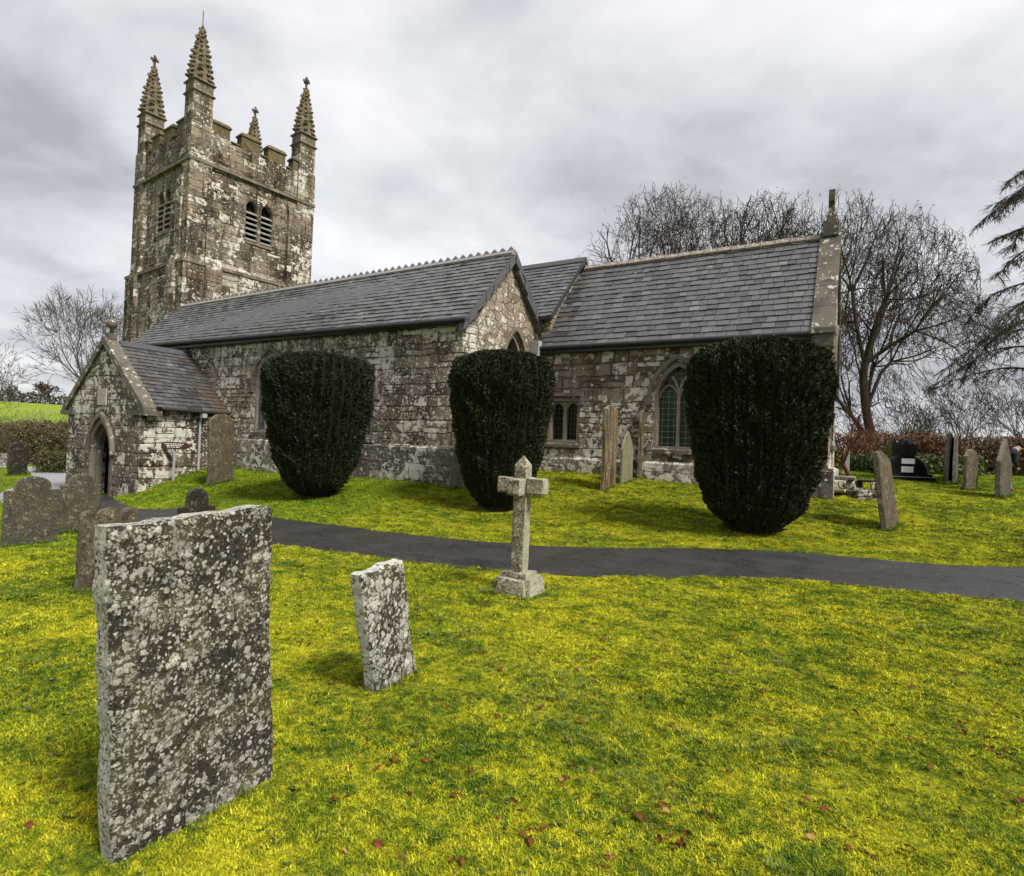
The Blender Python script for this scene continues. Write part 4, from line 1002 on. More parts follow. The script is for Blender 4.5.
LS = {}
LS['near'] = mat_lichen_stone('slab_grey_lichen', (.036, .031, .022), (.66, .64, .56), .50, 2.5)
LS['white'] = mat_lichen_stone('slab_white_lichen', (.045, .036, .025), (.74, .72, .64), .72, 1.15)
LS['slate'] = mat_lichen_stone('slate_headstone', (.062, .055, .040), (.26, .245, .185), .28, 1.9, (.10, .088, .045))
LS['brown'] = mat_lichen_stone('brown_headstone', (.075, .058, .040), (.33, .29, .21), .28, 1.8, (.13, .10, .055), .35)
LS['streak'] = mat_lichen_stone('streaked_headstone', (.15, .105, .055), (.42, .39, .29), .3, 1.4, (.19, .13, .055), .85)
LS['pale'] = mat_lichen_stone('pale_green_headstone', (.17, .16, .10), (.36, .34, .24), .35, 1.4, (.22, .21, .12), .25)
LS['dark'] = mat_lichen_stone('dark_headstone', (.022, .018, .013), (.16, .15, .12), .12, 1.4, (.03, .026, .014))
LS['grey'] = mat_lichen_stone('grey_headstone', (.12, .115, .105), (.46, .44, .37), .4, 1.4, (.14, .125, .075), .6)
LS['red'] = mat_lichen_stone('cross_lichen', (.105, .085, .052), (.56, .53, .40), .7, 1.9, (.25, .20, .06))

def from_base(pa, pb):
    a, b = gp(*pa), gp(*pb); c = (a + b) / 2; d_ = b - a; c[2] = min(a[2], b[2]); return c, math.atan2(d_[1], d_[0]), math.hypot(d_[0], d_[1])
c, yw, w = from_base((116, 870), (273, 777))
n_ = np.array([math.sin(yw), -math.cos(yw), 0])
headstone('headstone', c - n_ * .05, yw, w + .01, 1.275, .10, 'flat', LS['near'], 'large grey flat-topped slab, crusted with lichen, in the near left foreground', lean=(-4.0, 0.5), seed=3, nu=80, nv=130, rough=.0075, topfn=lambda u, w=w: 1.272 - .02 * (u / w) + .003 * math.sin(31 * u))
c, yw, w = from_base((368, 698), (415, 670))
w2 = w
w *= .84; c = c + np.array([math.cos(yw), math.sin(yw), 0]) * .05
headstone('headstone', c - n_ * .05, yw, w, .93, .10, 'flat', LS['white'], 'small leaning slab blotched with white lichen beside the big grey slab', lean=(-16, 1.0), seed=5, rough=.007, topfn=lambda u, w=w: .83 - .09 * (u / w) + .008 * math.sin(25 * u) - .03 * max(0, u / w - .4), nu=44, nv=64)
stone_px(30, 544, 68, 58, 'shoulder', LS['slate'], 'mossy shouldered round-headed headstone at the left edge of the photo', T=.08, seed=7)
stone_px(79, 532, 58, 41, 'shoulder', LS['slate'], 'shouldered round-headed headstone right next to the one at the left edge', T=.08, seed=8)
stone_px(106, 587, 79, 62, 'triple', LS['brown'], 'triple-lobed brown headstone partly behind the big grey slab', T=.09, seed=9)
stone_px(195, 543, 55, 40, 'knob', LS['dark'], 'small dark round-headed headstone peeping over the big grey slab', T=.10, seed=10)
stone_px(220, 483, 69, 27, 'round', LS['brown'], 'tall brown round-topped headstone close to the porch downpipe', T=.14, seed=11, lean=(-1.5, 0))
stone_px(17, 475, 33, 21, 'round', LS['dark'], 'black round-topped headstone furthest left by the pale path', T=.25, seed=12)
stone_px(36, 463, 22, 15, 'ogee', LS['dark'], 'small black pointed headstone behind the black round-topped one on the left', T=.3, seed=13)
stone_px(608, 488, 83, 16, 'low', LS['streak'], 'tall golden-brown streaked headstone edge-on before the chancel wall', T=.10, seed=14, yaw=88)
stone_px(626, 482, 51, 13, 'gothic', LS['pale'], 'short pale green pointed headstone between two tall streaked ones', T=.07, seed=15, yaw=88)
stone_px(643, 477, 68, 12, 'low', LS['streak'], 'tall dark-streaked headstone nearest the traceried chancel window', T=.09, seed=16, yaw=90)
stone_px(455, 488, 56, 13, 'gothic', LS['pale'], 'grey-green slab leaning near the aisle corner beside the middle yew', T=.07, seed=17, yaw=60, lean=(5, 2))
stone_px(890, 527, 77, 19, 'scoop', LS['brown'], 'leaning grey headstone with a worn curved top right of the largest yew', T=.12, seed=18, yaw=76, lean=(2, -8))
stone_px(949, 483, 50, 12, 'round', LS['dark'], 'black round-topped headstone in front of the brown hedge', T=.12, seed=19, yaw=80)
stone_px(955, 482, 49, 6, 'round', LS['grey'], 'narrow grey headstone touching the black round-topped one by the hedge', T=.08, seed=21, yaw=82)
stone_px(970, 490, 41, 16, 'low', LS['brown'], 'short square-topped brown headstone between two taller ones near the hedge', T=.12, seed=20, yaw=70)
stone_px(1003, 497, 60, 17, 'ogee', LS['slate'], 'tall grey headstone that half hides the bending person', T=.14, seed=22, yaw=72)

# stone cross on its base
cb = gp(515, 592); cz = cb[2]; cx_, cy_ = cb[0], cb[1] + .08
cr_root = thing('grave_cross', (cx_, cy_, cz), 'lichened stone cross with stubby square arms on a square block base', 'stone cross')
def rough_block(mb, lo, hi, bev=.02, seed=0):
    import bmesh
    bm = bmesh.new(); bmesh.ops.create_cube(bm, size=1)
    for v in bm.verts: v.co = Vector([(lo[i] + hi[i]) / 2 + v.co[i] * (hi[i] - lo[i]) for i in range(3)])
    bmesh.ops.bevel(bm, geom=bm.edges[:], offset=bev, segments=2, affect='EDGES', profile=.5)
    bmesh.ops.subdivide_edges(bm, edges=bm.edges[:], cuts=2, use_grid_fill=True)
    for v in bm.verts:
        p = v.co * 9 + Vector((seed, seed, seed)); v.co += Vector((mnoise.noise(p), mnoise.noise(p + Vector((5, 0, 0))), mnoise.noise(p + Vector((0, 5, 0))))) * .010
    bm.verts.index_update()
    mb.add([v.co[:] for v in bm.verts], [[v.index for v in f.verts] for f in bm.faces]); bm.free()
kcr = F / depth((cx_, cy_, cz)); 
CRM = at_(cx_, cy_, cz, math.radians(2)); STONES.append((cx_, cy_, 0, .56, .56))
def crossbuild(name, blocks, seed):
    b_ = MB()
    for i, (lo, hi, bv) in enumerate(blocks): rough_block(b_, lo, hi, bv, seed + i * 3)
    b_.v = [tuple(CRM @ Vector(p)) for p in b_.v]; return b_.build(name, LS['red'], cr_root, at=CRM)
b_ = MB(); q = lambda a, z, e=0: [(-a - e, -a, z), (a, -a - e, z), (a + e, a, z), (-a, a + e, z)]
import bmesh
bm = bmesh.new(); bmesh.ops.create_cube(bm, size=1)
for v in bm.verts:
    k = .265 if v.co.z < 0 else .20; v.co = Vector((v.co.x * 2 * k, v.co.y * 2 * k, -.15 if v.co.z < 0 else .22))
bmesh.ops.bevel(bm, geom=[e for e in bm.edges], offset=.06, segments=2, affect='EDGES'); bmesh.ops.subdivide_edges(bm, edges=bm.edges[:], cuts=3, use_grid_fill=True)
for v in bm.verts:
    p = v.co * 7; v.co += Vector((mnoise.noise(p), mnoise.noise(p + Vector((5, 0, 0))), mnoise.noise(p + Vector((0, 5, 0))))) * .018
bm.verts.index_update(); b_.add([tuple(CRM @ v.co) for v in bm.verts], [[v.index for v in f.verts] for f in bm.faces]); bm.free()
b_.build('base_block', LS['red'], cr_root, at=CRM)
b_ = MB(); rough_block(b_, (-.078, -.078, .18), (.078, .078, 1.40), .018, 4)
b_.add([(-.074, -.074, 1.395), (.074, -.074, 1.395), (.074, .074, 1.395), (-.074, .074, 1.395), (0, 0, 1.51)], [(0, 1, 4), (1, 2, 4), (2, 3, 4), (3, 0, 4)])
b_.v = [tuple(CRM @ Vector(p)) for p in b_.v]; b_.build('shaft', LS['red'], cr_root, at=CRM)
for nm, blk in (('arm', ((-.29, -.08, 1.08), (-.077, .08, 1.26), .018)), ('arm', ((.077, -.08, 1.08), (.29, .08, 1.26), .018)), ('arm', ((-.08, -.23, 1.07), (.08, -.077, 1.25), .018)), ('arm', ((-.08, .077, 1.08), (.08, .2, 1.26), .018))):
    crossbuild(nm, [blk], 9)

# ------------------------------------------------------------------ signpost by the porch
q_ = ray(174, 460); sb = CAM + q_ * (-18.95 / q_[0]); sb[2] = Hs(sb[0], sb[1]); sz = sb[2]
sg_ = thing('signpost', sb, 'low brown two-pointed wooden direction sign on a thin grey post by the porch wall', 'sign')
k = F / depth(sb); u_ = Vector((R[0][0], R[0][1], 0)).normalized(); n_s = Vector((u_.y, -u_.x, 0)); fs = frame(sb, u_, n_s)
b_ = MB(); b_.box((-.03, -.2, -.03), (.03, 34.5 / k, .012), 0, fs); b_.build('post', M['pipe'], sg_)
b_ = MB(); hb = 34.5 / k; L_ = 19 / k; b_.plate([(-L_ + .05, hb + .0), (-L_ * .55, hb - .10), (L_ * .55, hb - .10), (L_, hb + .02), (L_ * .55, hb + .13), (-L_ * .55, hb + .12), (-L_, hb + .03)], [], .03, fs, 0, .045)
brd = b_.build('board', mat_plain('sign_wood', (.055, .020, .013), .6, .3), sg_)
b_ = MB()
for v0, a, b in ((.065, -.30, .34), (.015, -.24, .26), (-.035, -.22, .2)):
    x_ = a
    while x_ < b:
        ww = random.uniform(.05, .12); b_.box((x_, hb + v0 - .012, .046), (min(x_ + ww, b), hb + v0 + .012, .052), 0, fs); x_ += ww + .03
b_.build('lettering', mat_plain('sign_paint', (.72, .70, .66), .6), brd)

# ------------------------------------------------------------------ clipped yews
def yew(px, py, wpx, top_px, seed, label, prof, nleaf=42000):
    b = gp(px, py); k = F / depth(b); Hh = (py - top_px) / k * .955; Rm = wpx / 2 / k * .915
    root = thing('yew_topiary', b, label, 'yew tree', 'clipped yews on the bank before the church')
    zs = np.array([p[0] for p in prof]); rs = np.array([p[1] for p in prof])
    def rad(z, th):
        base = np.interp(z, zs, rs)
        lob = 1 + .020 * np.sin(3 * th + seed) + .018 * np.sin(7 * th + 2 * seed + 3 * z) + .02 * np.sin(5 * z * 4 + th * 2) + .018 * np.sin(13 * th + 5 * np.sin(z * 6 + seed)) + .014 * np.sin(21 * z + 4 * np.sin(5 * th + seed)) + .012 * np.sin(29 * th + 11 * z)
        return base * Rm * lob
    # inner body
    nz, nt_ = 46, 48; V = []; zz = np.linspace(0.03, 1, nz)
    T_ = np.linspace(0, 2 * math.pi, nt_, endpoint=False)
    for z in zz:
        r_ = rad(z, T_) * .955; V.append(np.c_[b[0] + r_ * np.cos(T_), b[1] + r_ * np.sin(T_), np.full(nt_, b[2] + z * Hh - .04)])
    V = np.concatenate(V); V = np.r_[V, [[b[0], b[1], b[2] + Hh - .03]]]
    ix = np.arange(nz * nt_).reshape(nz, nt_); q = np.stack([ix[:-1], np.roll(ix, -1, 1)[:-1], np.roll(ix, -1, 1)[1:], ix[1:]], -1).reshape(-1, 4)
    capq = np.array([[ix[-1, i], ix[-1, (i + 1) % nt_], len(V) - 1, len(V) - 1] for i in range(nt_)])
    me = MB(); me.add(V, [tuple(f) for f in q] + [tuple(f[:3]) for f in capq], 0, True)
    # needle sprays on the clipped surface: side by area, top disc, tufted
    r_ = np.random.default_rng(seed)
    zsamp = r_.uniform(.02, 1, nleaf * 3); w_ = np.interp(zsamp, zs, rs); zsamp = zsamp[r_.uniform(0, 1, len(zsamp)) < w_][:int(nleaf * .82)]
    th = r_.uniform(0, 2 * math.pi, len(zsamp)); rr = rad(zsamp, th)
    # columns of shoots: quantise angle a little so vertical clumps form
    col = np.round(th * 34 / (2 * math.pi)) * (2 * math.pi) / 34; th = th * .72 + col * .28
    depthj = r_.exponential(.035, len(th)) - .02 + .02 * np.sin(th * 34) + .025 * np.sin(zsamp * 40 + th * 9)
    rr = rr - np.clip(depthj, -.05, .14)
    P1 = np.c_[b[0] + rr * np.cos(th), b[1] + rr * np.sin(th), b[2] + zsamp * Hh]; N1 = np.c_[np.cos(th), np.sin(th), np.full(len(th), .35)]
    nt2 = int(nleaf * .25); rt_ = np.sqrt(r_.uniform(0, 1, nt2)); th2 = r_.uniform(0, 2 * math.pi, nt2); rtop = rad(np.ones(nt2), th2) * rt_
    P2 = np.c_[b[0] + rtop * np.cos(th2), b[1] + rtop * np.sin(th2), b[2] + Hh + r_.normal(0, .02, nt2) + .05 * (1 - rt_ ** 2)]; N2 = np.c_[.3 * np.cos(th2), .3 * np.sin(th2), np.ones(nt2)]
    Pp = np.r_[P1, P2]; Nn = np.r_[N1, N2]; n = len(Pp)
    D = Nn + r_.normal(0, .45, (n, 3)); D[:, 2] += .45; D /= np.linalg.norm(D, axis=1)[:, None]
    Sd = np.cross(D, r_.normal(0, 1, (n, 3))); Sd /= np.linalg.norm(Sd, axis=1)[:, None]
    ln = (r_.uniform(.04, .095, n) * np.where(r_.random(n) > .99, r_.uniform(1.3, 1.9, n), 1))[:, None]; wd = r_.uniform(.012, .024, n)[:, None]
    LV = np.stack([Pp - D * ln * .5, Pp + Sd * wd, Pp + D * ln * .6, Pp - Sd * wd], 1).reshape(-1, 3)
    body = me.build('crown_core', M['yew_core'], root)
    lv = from_arrays('foliage', LV, np.arange(n * 4).reshape(n, 4), M['yew'], root)
    tr = MB(); tr.tube([(b[0], b[1], b[2] - .2), (b[0] + .03, b[1], b[2] + .2 * Hh)], [.26, .2], 10); tr.build('trunk', M['bark_dark'], root)
    return root
PA = [(0, .26), (.03, .30), (.06, .42), (.12, .57), (.25, .72), (.45, .86), (.65, .96), (.80, 1.0), (.88, .985), (.935, .94), (.97, .85), (.99, .72), (1.0, .55)]
PB = [(0, .32), (.04, .36), (.08, .50), (.14, .63), (.3, .76), (.5, .87), (.7, .97), (.83, 1.0), (.90, .98), (.945, .93), (.975, .85), (.99, .74), (1.0, .6)]
PC = [(0, .36), (.05, .40), (.09, .55), (.14, .68), (.3, .82), (.5, .92), (.7, .98), (.80, 1.0), (.87, .985), (.93, .93), (.965, .84), (.988, .70), (1.0, .52)]
yew(315, 497, 113, 351, 1, 'clipped dark yew shaped like a goblet, left of the three, nearest the porch', PA)
yew(498, 509, 110, 349, 2, 'clipped dark yew directly behind the stone cross', PB)
yew(753, 532, 144, 336, 3, 'largest clipped yew, right of the three, before the chancel window', PC, 60000)

# ------------------------------------------------------------------ bare trees
def seg_mesh(name, segs, mt, parent, n=4):
    A = np.array([s_[0] for s_ in segs]); B = np.array([s_[1] for s_ in segs]); r0 = np.array([s_[2] for s_ in segs])[:, None]; r1 = np.array([s_[3] for s_ in segs])[:, None]
    D = B - A; L = np.linalg.norm(D, axis=1)[:, None]; D = D / np.maximum(L, 1e-6)
    up = np.where(np.abs(D[:, 2:3]) > .9, np.array([[1., 0, 0]]), np.array([[0, 0, 1.]])); X = np.cross(D, up); X /= np.linalg.norm(X, axis=1)[:, None]; Y = np.cross(D, X)
    ring0 = [A + (X * math.cos(2 * math.pi * k / n) + Y * math.sin(2 * math.pi * k / n)) * r0 for k in range(n)]
    ring1 = [B + D * r1 * .3 + (X * math.cos(2 * math.pi * k / n) + Y * math.sin(2 * math.pi * k / n)) * r1 for k in range(n)]
    V = np.stack(ring0 + ring1, 1).reshape(-1, 3); o = np.arange(len(segs))[:, None] * 2 * n
    Fq = np.concatenate([o + np.array([[k, (k + 1) % n, n + (k + 1) % n, n + k]]) for k in range(n)])
    return from_arrays(name, V, Fq, mt, parent, smooth=True)
def grow(p, d, L, r, lvl, P_, thick, thin, rn):
    """recursive limb: wobbling chain of pieces with side shoots, then a fork"""
    k = P_['pieces'][min(lvl, len(P_['pieces']) - 1)]
    for i in range(k):
        w = np.array([rn.gauss(0, 1), rn.gauss(0, 1), rn.gauss(0, 1)]) * P_['wob']
        d = d + w + np.array([P_['wind'][0], P_['wind'][1], P_['up'][min(lvl, len(P_['up']) - 1)]]); d /= np.linalg.norm(d)
        q = p + d * (L / k); r2 = max(r * (1 - .30 / k), P_['rmin'])
        (thick if lvl <= P_['trunk_lvl'] else thin).append((p, q, r, r2)); p, r = q, r2
        if lvl >= P_['side_from'] and lvl < P_['max'] and rn.random() < P_['side'] :
            ax = np.cross(d, np.array([rn.gauss(0, 1), rn.gauss(0, 1), rn.gauss(0, 1)])); ax /= np.linalg.norm(ax); a = math.radians(rn.uniform(30, 65))
            grow(p, d * math.cos(a) + ax * math.sin(a), L * rn.uniform(.45, .7), max(r * .5, P_['rmin']), lvl + 1, P_, thick, thin, rn)
    if lvl < P_['max']:
        nf = P_['fork'][min(lvl, len(P_['fork']) - 1)]; ph = rn.uniform(0, 6.28)
        for f in range(nf):
            ph += 2 * math.pi / nf + rn.uniform(-.4, .4); o = np.cross(d, [.3, .2, 1.0]) if abs(d[2]) < .97 else np.array([1., 0, 0]); o = o / np.linalg.norm(o); o2 = np.cross(d, o)
            ax = o * math.cos(ph) + o2 * math.sin(ph); a = math.radians(rn.uniform(*P_['ang']))
            grow(p, d * math.cos(a) + ax * math.sin(a), L * rn.uniform(*P_['ratio']), max(r * (.75 if nf < 3 else .62), P_['rmin']), lvl + 1, P_, thick, thin, rn)
LAT = np.array([R[0][0], R[0][1], 0]); LAT /= np.linalg.norm(LAT); FWD = np.array([-LAT[1], LAT[0], 0])
def bare_tree(name, base, height, seed, label, cat='tree', group=None, bark='bark_dark', twig='twig', r0=.28, half=None, off=0.0, dome=False, **kw):
    P_ = dict(pieces=[5, 3, 3, 2, 2, 2, 2], wob=.10, wind=(0, 0), up=[.02, .05, .05, .05, .04, .03], side=.35, side_from=1, max=6, fork=[3, 3, 2, 2, 2, 2], ang=(18, 40), ratio=(.62, .82), rmin=.008, trunk_lvl=2, first=.28, lean=(0, 0, 1))
    P_.update(kw); rn = random.Random(seed); thick, thin = [], []
    b = np.array(base, float); d0 = np.array(P_['lean'], float); d0 /= np.linalg.norm(d0)
    grow(b - d0 * .3, d0, height * P_['first'], r0, 0, P_, thick, thin, rn)
    allp = np.array([s_[1] for s_ in thick + thin]); sc = height * (1.16 if dome else 1.0) / max(1e-3, np.percentile(allp[:, 2], 99.2) - b[2])
    fx = lambda L_: [(b + (a - b) * sc, b + (q - b) * sc, r_, r2) for a, q, r_, r2 in L_]
    if half:
        e_ = np.array([s_[1] for s_ in thin]) - b; zt = np.clip(e_[:, 2] * sc / height, 0, 1)
        lo, hi = np.percentile(e_ @ LAT, [3, 97]); k_ = 2 * half / (hi - lo); sh_ = off - (lo + hi) / 2 * k_
        cl = np.percentile(e_ @ FWD, [3, 97]); kf = 2 * half / (cl[1] - cl[0]); cf = -(cl[0] + cl[1]) / 2 * kf
        def warp(p):
            e = p - b; z = e[2] * sc; t = min(1.0, max(0.0, z / height / .45)); m_ = t * t * (3 - 2 * t)
            l_ = (e @ LAT) * k_ + sh_ * m_; f2_ = (e @ FWD) * kf; rr_ = min(.999, math.hypot((l_ - off) / (half * 1.12), f2_ / (half * 1.3)))
            lim = height * (.57 + .46 * math.sqrt(1 - rr_ ** 2) + .035 * math.sin(7.3 * l_) * math.sin(5.1 * f2_ + 1)) if dome else 1e9
            if z > lim: over.append(1)
            return b + LAT * ((e @ LAT) * k_ + sh_ * m_) + FWD * ((e @ FWD) * kf + cf * m_) + np.array([0, 0, z])
        over = []
        def fx(L_):
            out = []
            for a, q, r_, r2 in L_:
                over.clear(); p0, p1 = warp(a), warp(q)
                if len(over) == 0: out.append((p0, p1, r_, r2))
            return out
    root = thing(name, b, label, cat, group)
    seg_mesh('trunk', fx(thick), M[bark], root, 7); seg_mesh('crown', fx(thin), M[twig], root, 3)
    return root
bgrp = 'bare beeches in a row behind the chancel'
rowk = dict(max=7, fork=[6, 4, 3, 2, 2, 2, 2], ang=(22, 50), ratio=(.60, .76), rmin=.013, wob=.10, wind=(.02, 0), up=[.02, .02, .015, .01, .0, -.01, -.01], side=.36, first=.42, trunk_lvl=2)
beeches = [(650, 43, 208, 21, 'leftmost bare beech showing over the nave roof end', .32, 84), (705, 45, 198, 26, 'bare beech rising over the left half of the chancel roof', .32, 76), (768, 41, 190, 23, 'tallest bare beech, over the right half of the chancel roof', .36, 76),
           (822, 44, 194, 24, 'bare beech behind the gable cross of the chancel', .34, 76)]
def tree_h(px, top, dp, b): return CAM[2] + (446.5 + (px - 512) * .0388 - top) / F * dp - b[2]
for px, dp, top, sd, lab, r0, hw in beeches:
    b = at_depth(px, dp); bare_tree('beech_tree', b, tree_h(px, top, dp, b), sd, lab, 'tree', bgrp, r0=r0, half=hw / F * dp, dome=True, **rowk)
b = at_depth(876, 36)
bare_tree('beech_tree', b, tree_h(876, 204, 36, b), 31, 'bare windswept beech with a tall dark trunk right of the chancel', 'tree', bgrp, r0=.30, half=80 / F * 36, off=12 / F * 36, dome=True, max=7, fork=[4, 4, 3, 2, 2, 2, 2], ang=(22, 56), ratio=(.60, .78), rmin=.0125, wob=.085, wind=(.03, 0), up=[.03, .01, .01, .01, 0, 0, 0], side=.40, side_from=0, first=.95, pieces=[9, 4, 3, 3, 2, 2, 2])
b = at_depth(92, 44)
bare_tree('bare_tree', b, tree_h(92, 295, 44, b), 41, 'grey leafless tree spreading behind the porch and tower foot', 'tree', None, bark='twig_grey', twig='twig_grey', r0=.26, half=50 / F * 44, off=-2 / F * 44, max=7, fork=[6, 3, 2, 2, 2, 2, 2, 2], ang=(12, 32), ratio=(.66, .82), rmin=.013, wob=.06, up=[0, .03, .04, .04, .03, .02], side=.3, first=.2)
b = at_depth(-22, 52)
bare_tree('bare_tree', b, tree_h(-22, 348, 52, b), 43, 'grey leafless tree cut off by the left edge of the photo', 'tree', None, bark='twig_grey', twig='twig_grey', r0=.25, half=34 / F * 52, max=7, fork=[4, 3, 2, 2, 2, 2], ang=(18, 40), rmin=.014, side=.3, first=.22)
# far field trees
for i, (px, dp, hp) in enumerate(((38, 150, 12), (49, 155, 11), (8, 150, 9))):
    b = at_depth(px, dp); bare_tree('bare_tree', b, hp / F * dp * 1.9, 60 + i, ['tiny bare tree on the skyline of the far green field, middle of three', 'tiny bare tree on the far skyline nearest the porch', 'tiny bare tree on the far skyline at the left edge'][i], 'tree', 'tiny trees on the far skyline', r0=.25, max=5, rmin=.05, fork=[4, 3, 2, 2, 2])
# young bare trees behind the right hedge
for i, (px, dp, top, tw_) in enumerate(((905, 34, 398, 'twig'), (935, 36, 405, 'twig'), (962, 35, 385, 'twig'), (988, 37, 392, 'twig'), (1012, 34, 388, 'twig'), (1040, 36, 375, 'twig'))):
    b = at_depth(px, dp); hz = 446.5 + (px - 512) * .0388; h = CAM[2] + (hz - top) / F * dp - b[2]
    lab = ['scrubby bare tree behind the hedge, nearest the tall beech trunk', 'low scrubby bare tree behind the black memorial', 'scrubby bare tree behind the black round-topped headstone', 'scrubby bare tree behind the square brown headstone', 'scrubby bare tree behind the bending person', 'scrubby bare tree behind the hedge at the right edge'][i]
    bare_tree('scrub_tree', b, h, 70 + i, lab, 'tree', 'scrub trees behind the hedge', bark='twig', twig=tw_, r0=.09, max=5, fork=[5, 3, 2, 2, 2, 2], rmin=.009, first=.22, ang=(12, 34), side=.35, trunk_lvl=1)
b = gp(852, 478); b = at_depth(853, 21); h = CAM[2] + (459.7 - 408) / F * 21 - b[2]
bare_tree('red_shrub', b, h, 81, 'red-barked shrub beside the chancel corner', 'shrub', None, bark='bark_red', twig='bark_red', r0=.09, max=5, fork=[3, 3, 2, 2, 2], rmin=.008, first=.3, ang=(18, 42), side=.4, trunk_lvl=1)
# larch at the right edge: trunk out of frame, drooping sprays reach in
def larch():
    rn = random.Random(5); b = at_depth(1064, 20); root = thing('larch_tree', b, 'larch with drooping feathery branches reaching in from the right edge', 'tree')
    thick, thin = [], []; Ht = 12.6
    for i in range(9): thick.append((b + np.array([0, 0, Ht * i / 9 - .3]), b + np.array([0, 0, Ht * (i + 1) / 9 - .3]), .30 * (1 - i / 10), .30 * (1 - (i + 1) / 10)))
    camright = np.array([R[0][0], R[0][1], 0]); camf = np.array([R[2][0], R[2][1], 0])
    for j in range(34):
        z = 3.4 + 8.6 * (j / 34) ** .9; az = j * 2.39996 + rn.uniform(-.3, .3)
        d = camright * math.cos(az) + camf * math.sin(az); d = np.array([d[0], d[1], rn.uniform(.25, .65)]); L = (5.2 - .26 * (z - 3)) * rn.uniform(.8, 1.12)
        if j in (6, 11, 14, 19, 22, 27): d = -camright * 1.0 + camf * rn.uniform(-.4, .3); d[2] = rn.uniform(.25, .5)
        p = b + np.array([0, 0, z]); k = 12; r_ = .06
        for i in range(k):
            d = d / np.linalg.norm(d); d[2] += -.125 + .10 * (i > 8) + rn.gauss(0, .06); d[:2] += np.array([rn.gauss(0, .06), rn.gauss(0, .06)])
            q = p + d * L / k; thick.append((p, q, r_, r_ * .88)); 
            for s_ in range(4):
                if i < 1: break
                sd_ = np.cross(d, [0, 0, 1]); sd_ = sd_ / np.linalg.norm(sd_) * (1 if s_ % 2 else -1)
                e = d * rn.uniform(.5, 1.0) + sd_ * rn.uniform(.5, 1.0) + np.array([0, 0, rn.uniform(-1.1, .10)]); e /= np.linalg.norm(e); pp = p + (q - p) * rn.random(); l2 = L * rn.uniform(.10, .22) * (1.1 - .045 * i)
                for t in range(3):
                    e = e + np.array([rn.gauss(0, .1), rn.gauss(0, .1), -.06]); e /= np.linalg.norm(e); q2 = pp + e * l2 / 3; thin.append((pp, q2, .013, .009))
                    for z_ in range(4):
                        f = e + np.array([rn.gauss(0, .55), rn.gauss(0, .55), rn.gauss(-.15, .4)]); f /= np.linalg.norm(f); p3 = pp + (q2 - pp) * rn.random(); thin.append((p3, p3 + f * rn.uniform(.10, .30), .007, .004))
                    pp = q2
            p, r_ = q, r_ * .86
    seg_mesh('trunk', thick, M['larch'], root, 6); seg_mesh('crown', thin, M['larch'], root, 3)
larch()

# ------------------------------------------------------------------ hedges, bank, bushes: leaf clouds round twigs
def leaf_cloud(name, pts, size, mt, parent=None, seed=0, asp=.55):
    r_ = np.random.default_rng(seed); n = len(pts); A = r_.normal(0, 1, (n, 3)); A /= np.linalg.norm(A, axis=1)[:, None]; B = np.cross(A, r_.normal(0, 1, (n, 3))); B /= np.linalg.norm(B, axis=1)[:, None]
    s_ = (size * r_.uniform(.5, 1.5, n))[:, None]
    V = np.stack([pts - A * s_, pts + B * s_ * asp, pts + A * s_, pts - B * s_ * asp], 1).reshape(-1, 3)
    return from_arrays(name, V, np.arange(4 * n).reshape(n, 4), mt, parent)
def hedge(name, line, h, wd, label, cat, leaf, size, n, twn, seed, twigm='twig', ragged=.25, group=None):
    r_ = np.random.default_rng(seed); P_ = resample(line, .3); i = r_.integers(0, len(P_), n); T_ = np.gradient(P_, axis=0); T_ /= np.linalg.norm(T_, axis=1)[:, None]; N_ = np.c_[-T_[:, 1], T_[:, 0]]
    prof = 1 + ragged * fbm2(P_[:, 0], P_[:, 1], 1.6, seed) * .9
    v = r_.uniform(0, 1, n) ** .8; u = r_.uniform(-1, 1, n) * np.sqrt(np.clip(1.1 - v ** 2.5, .05, 1)); u = np.sign(u) * np.abs(u) ** .6
    xy = P_[i] + N_[i] * (u * wd / 2 * (1 + .2 * fbm2(P_[i, 0] * 2, v * 5, 2, seed)))[:, None] + r_.normal(0, .12, (n, 2))
    z = H(xy[:, 0], xy[:, 1]) + v * h * prof[i] + r_.normal(0, .05, n)
    c0 = P_[len(P_) // 2]; root = thing(name, (c0[0], c0[1], Hs(*c0)), label, cat, group)
    leaf_cloud('foliage', np.c_[xy, z], size, M[leaf], root, seed)
    segs = []
    for _ in range(twn):
        j = r_.integers(0, len(P_)); p = np.array([*(P_[j] + N_[j] * r_.uniform(-.4, .4) * wd), 0]); p[2] = Hs(p[0], p[1]) - .05; d = np.array([r_.normal(0, .3), r_.normal(0, .3), 1.0]); L = h * prof[j] * r_.uniform(.7, 1.25)
        for t in range(3):
            d = d + r_.normal(0, .2, 3); d /= np.linalg.norm(d); q = p + d * L / 3; segs.append((p, q, .012, .009))
            for s_ in range(2):
                e = d + r_.normal(0, .6, 3); e /= np.linalg.norm(e); segs.append((q, q + e * L * r_.uniform(.1, .3), .008, .005))
            p = q
    seg_mesh('twigs', segs, M[twigm], root, 3); return root
P = lambda px, dp: tuple(at_depth(px, dp)[:2])
hedge('beech_hedge', [P(930, 29), P(990, 28), P(1060, 27), P(1140, 26)], 1.75, 1.6, 'long brown beech hedge behind the headstones on the right', 'hedge', 'hedge', .05, 26000, 500, 3)
hedge('bramble_bank', [P(842, 29), P(880, 30), P(935, 31)], 1.7, 2.4, 'brown bramble thicket behind the black memorial', 'thicket', 'hedge', .05, 14000, 420, 5, ragged=.5)
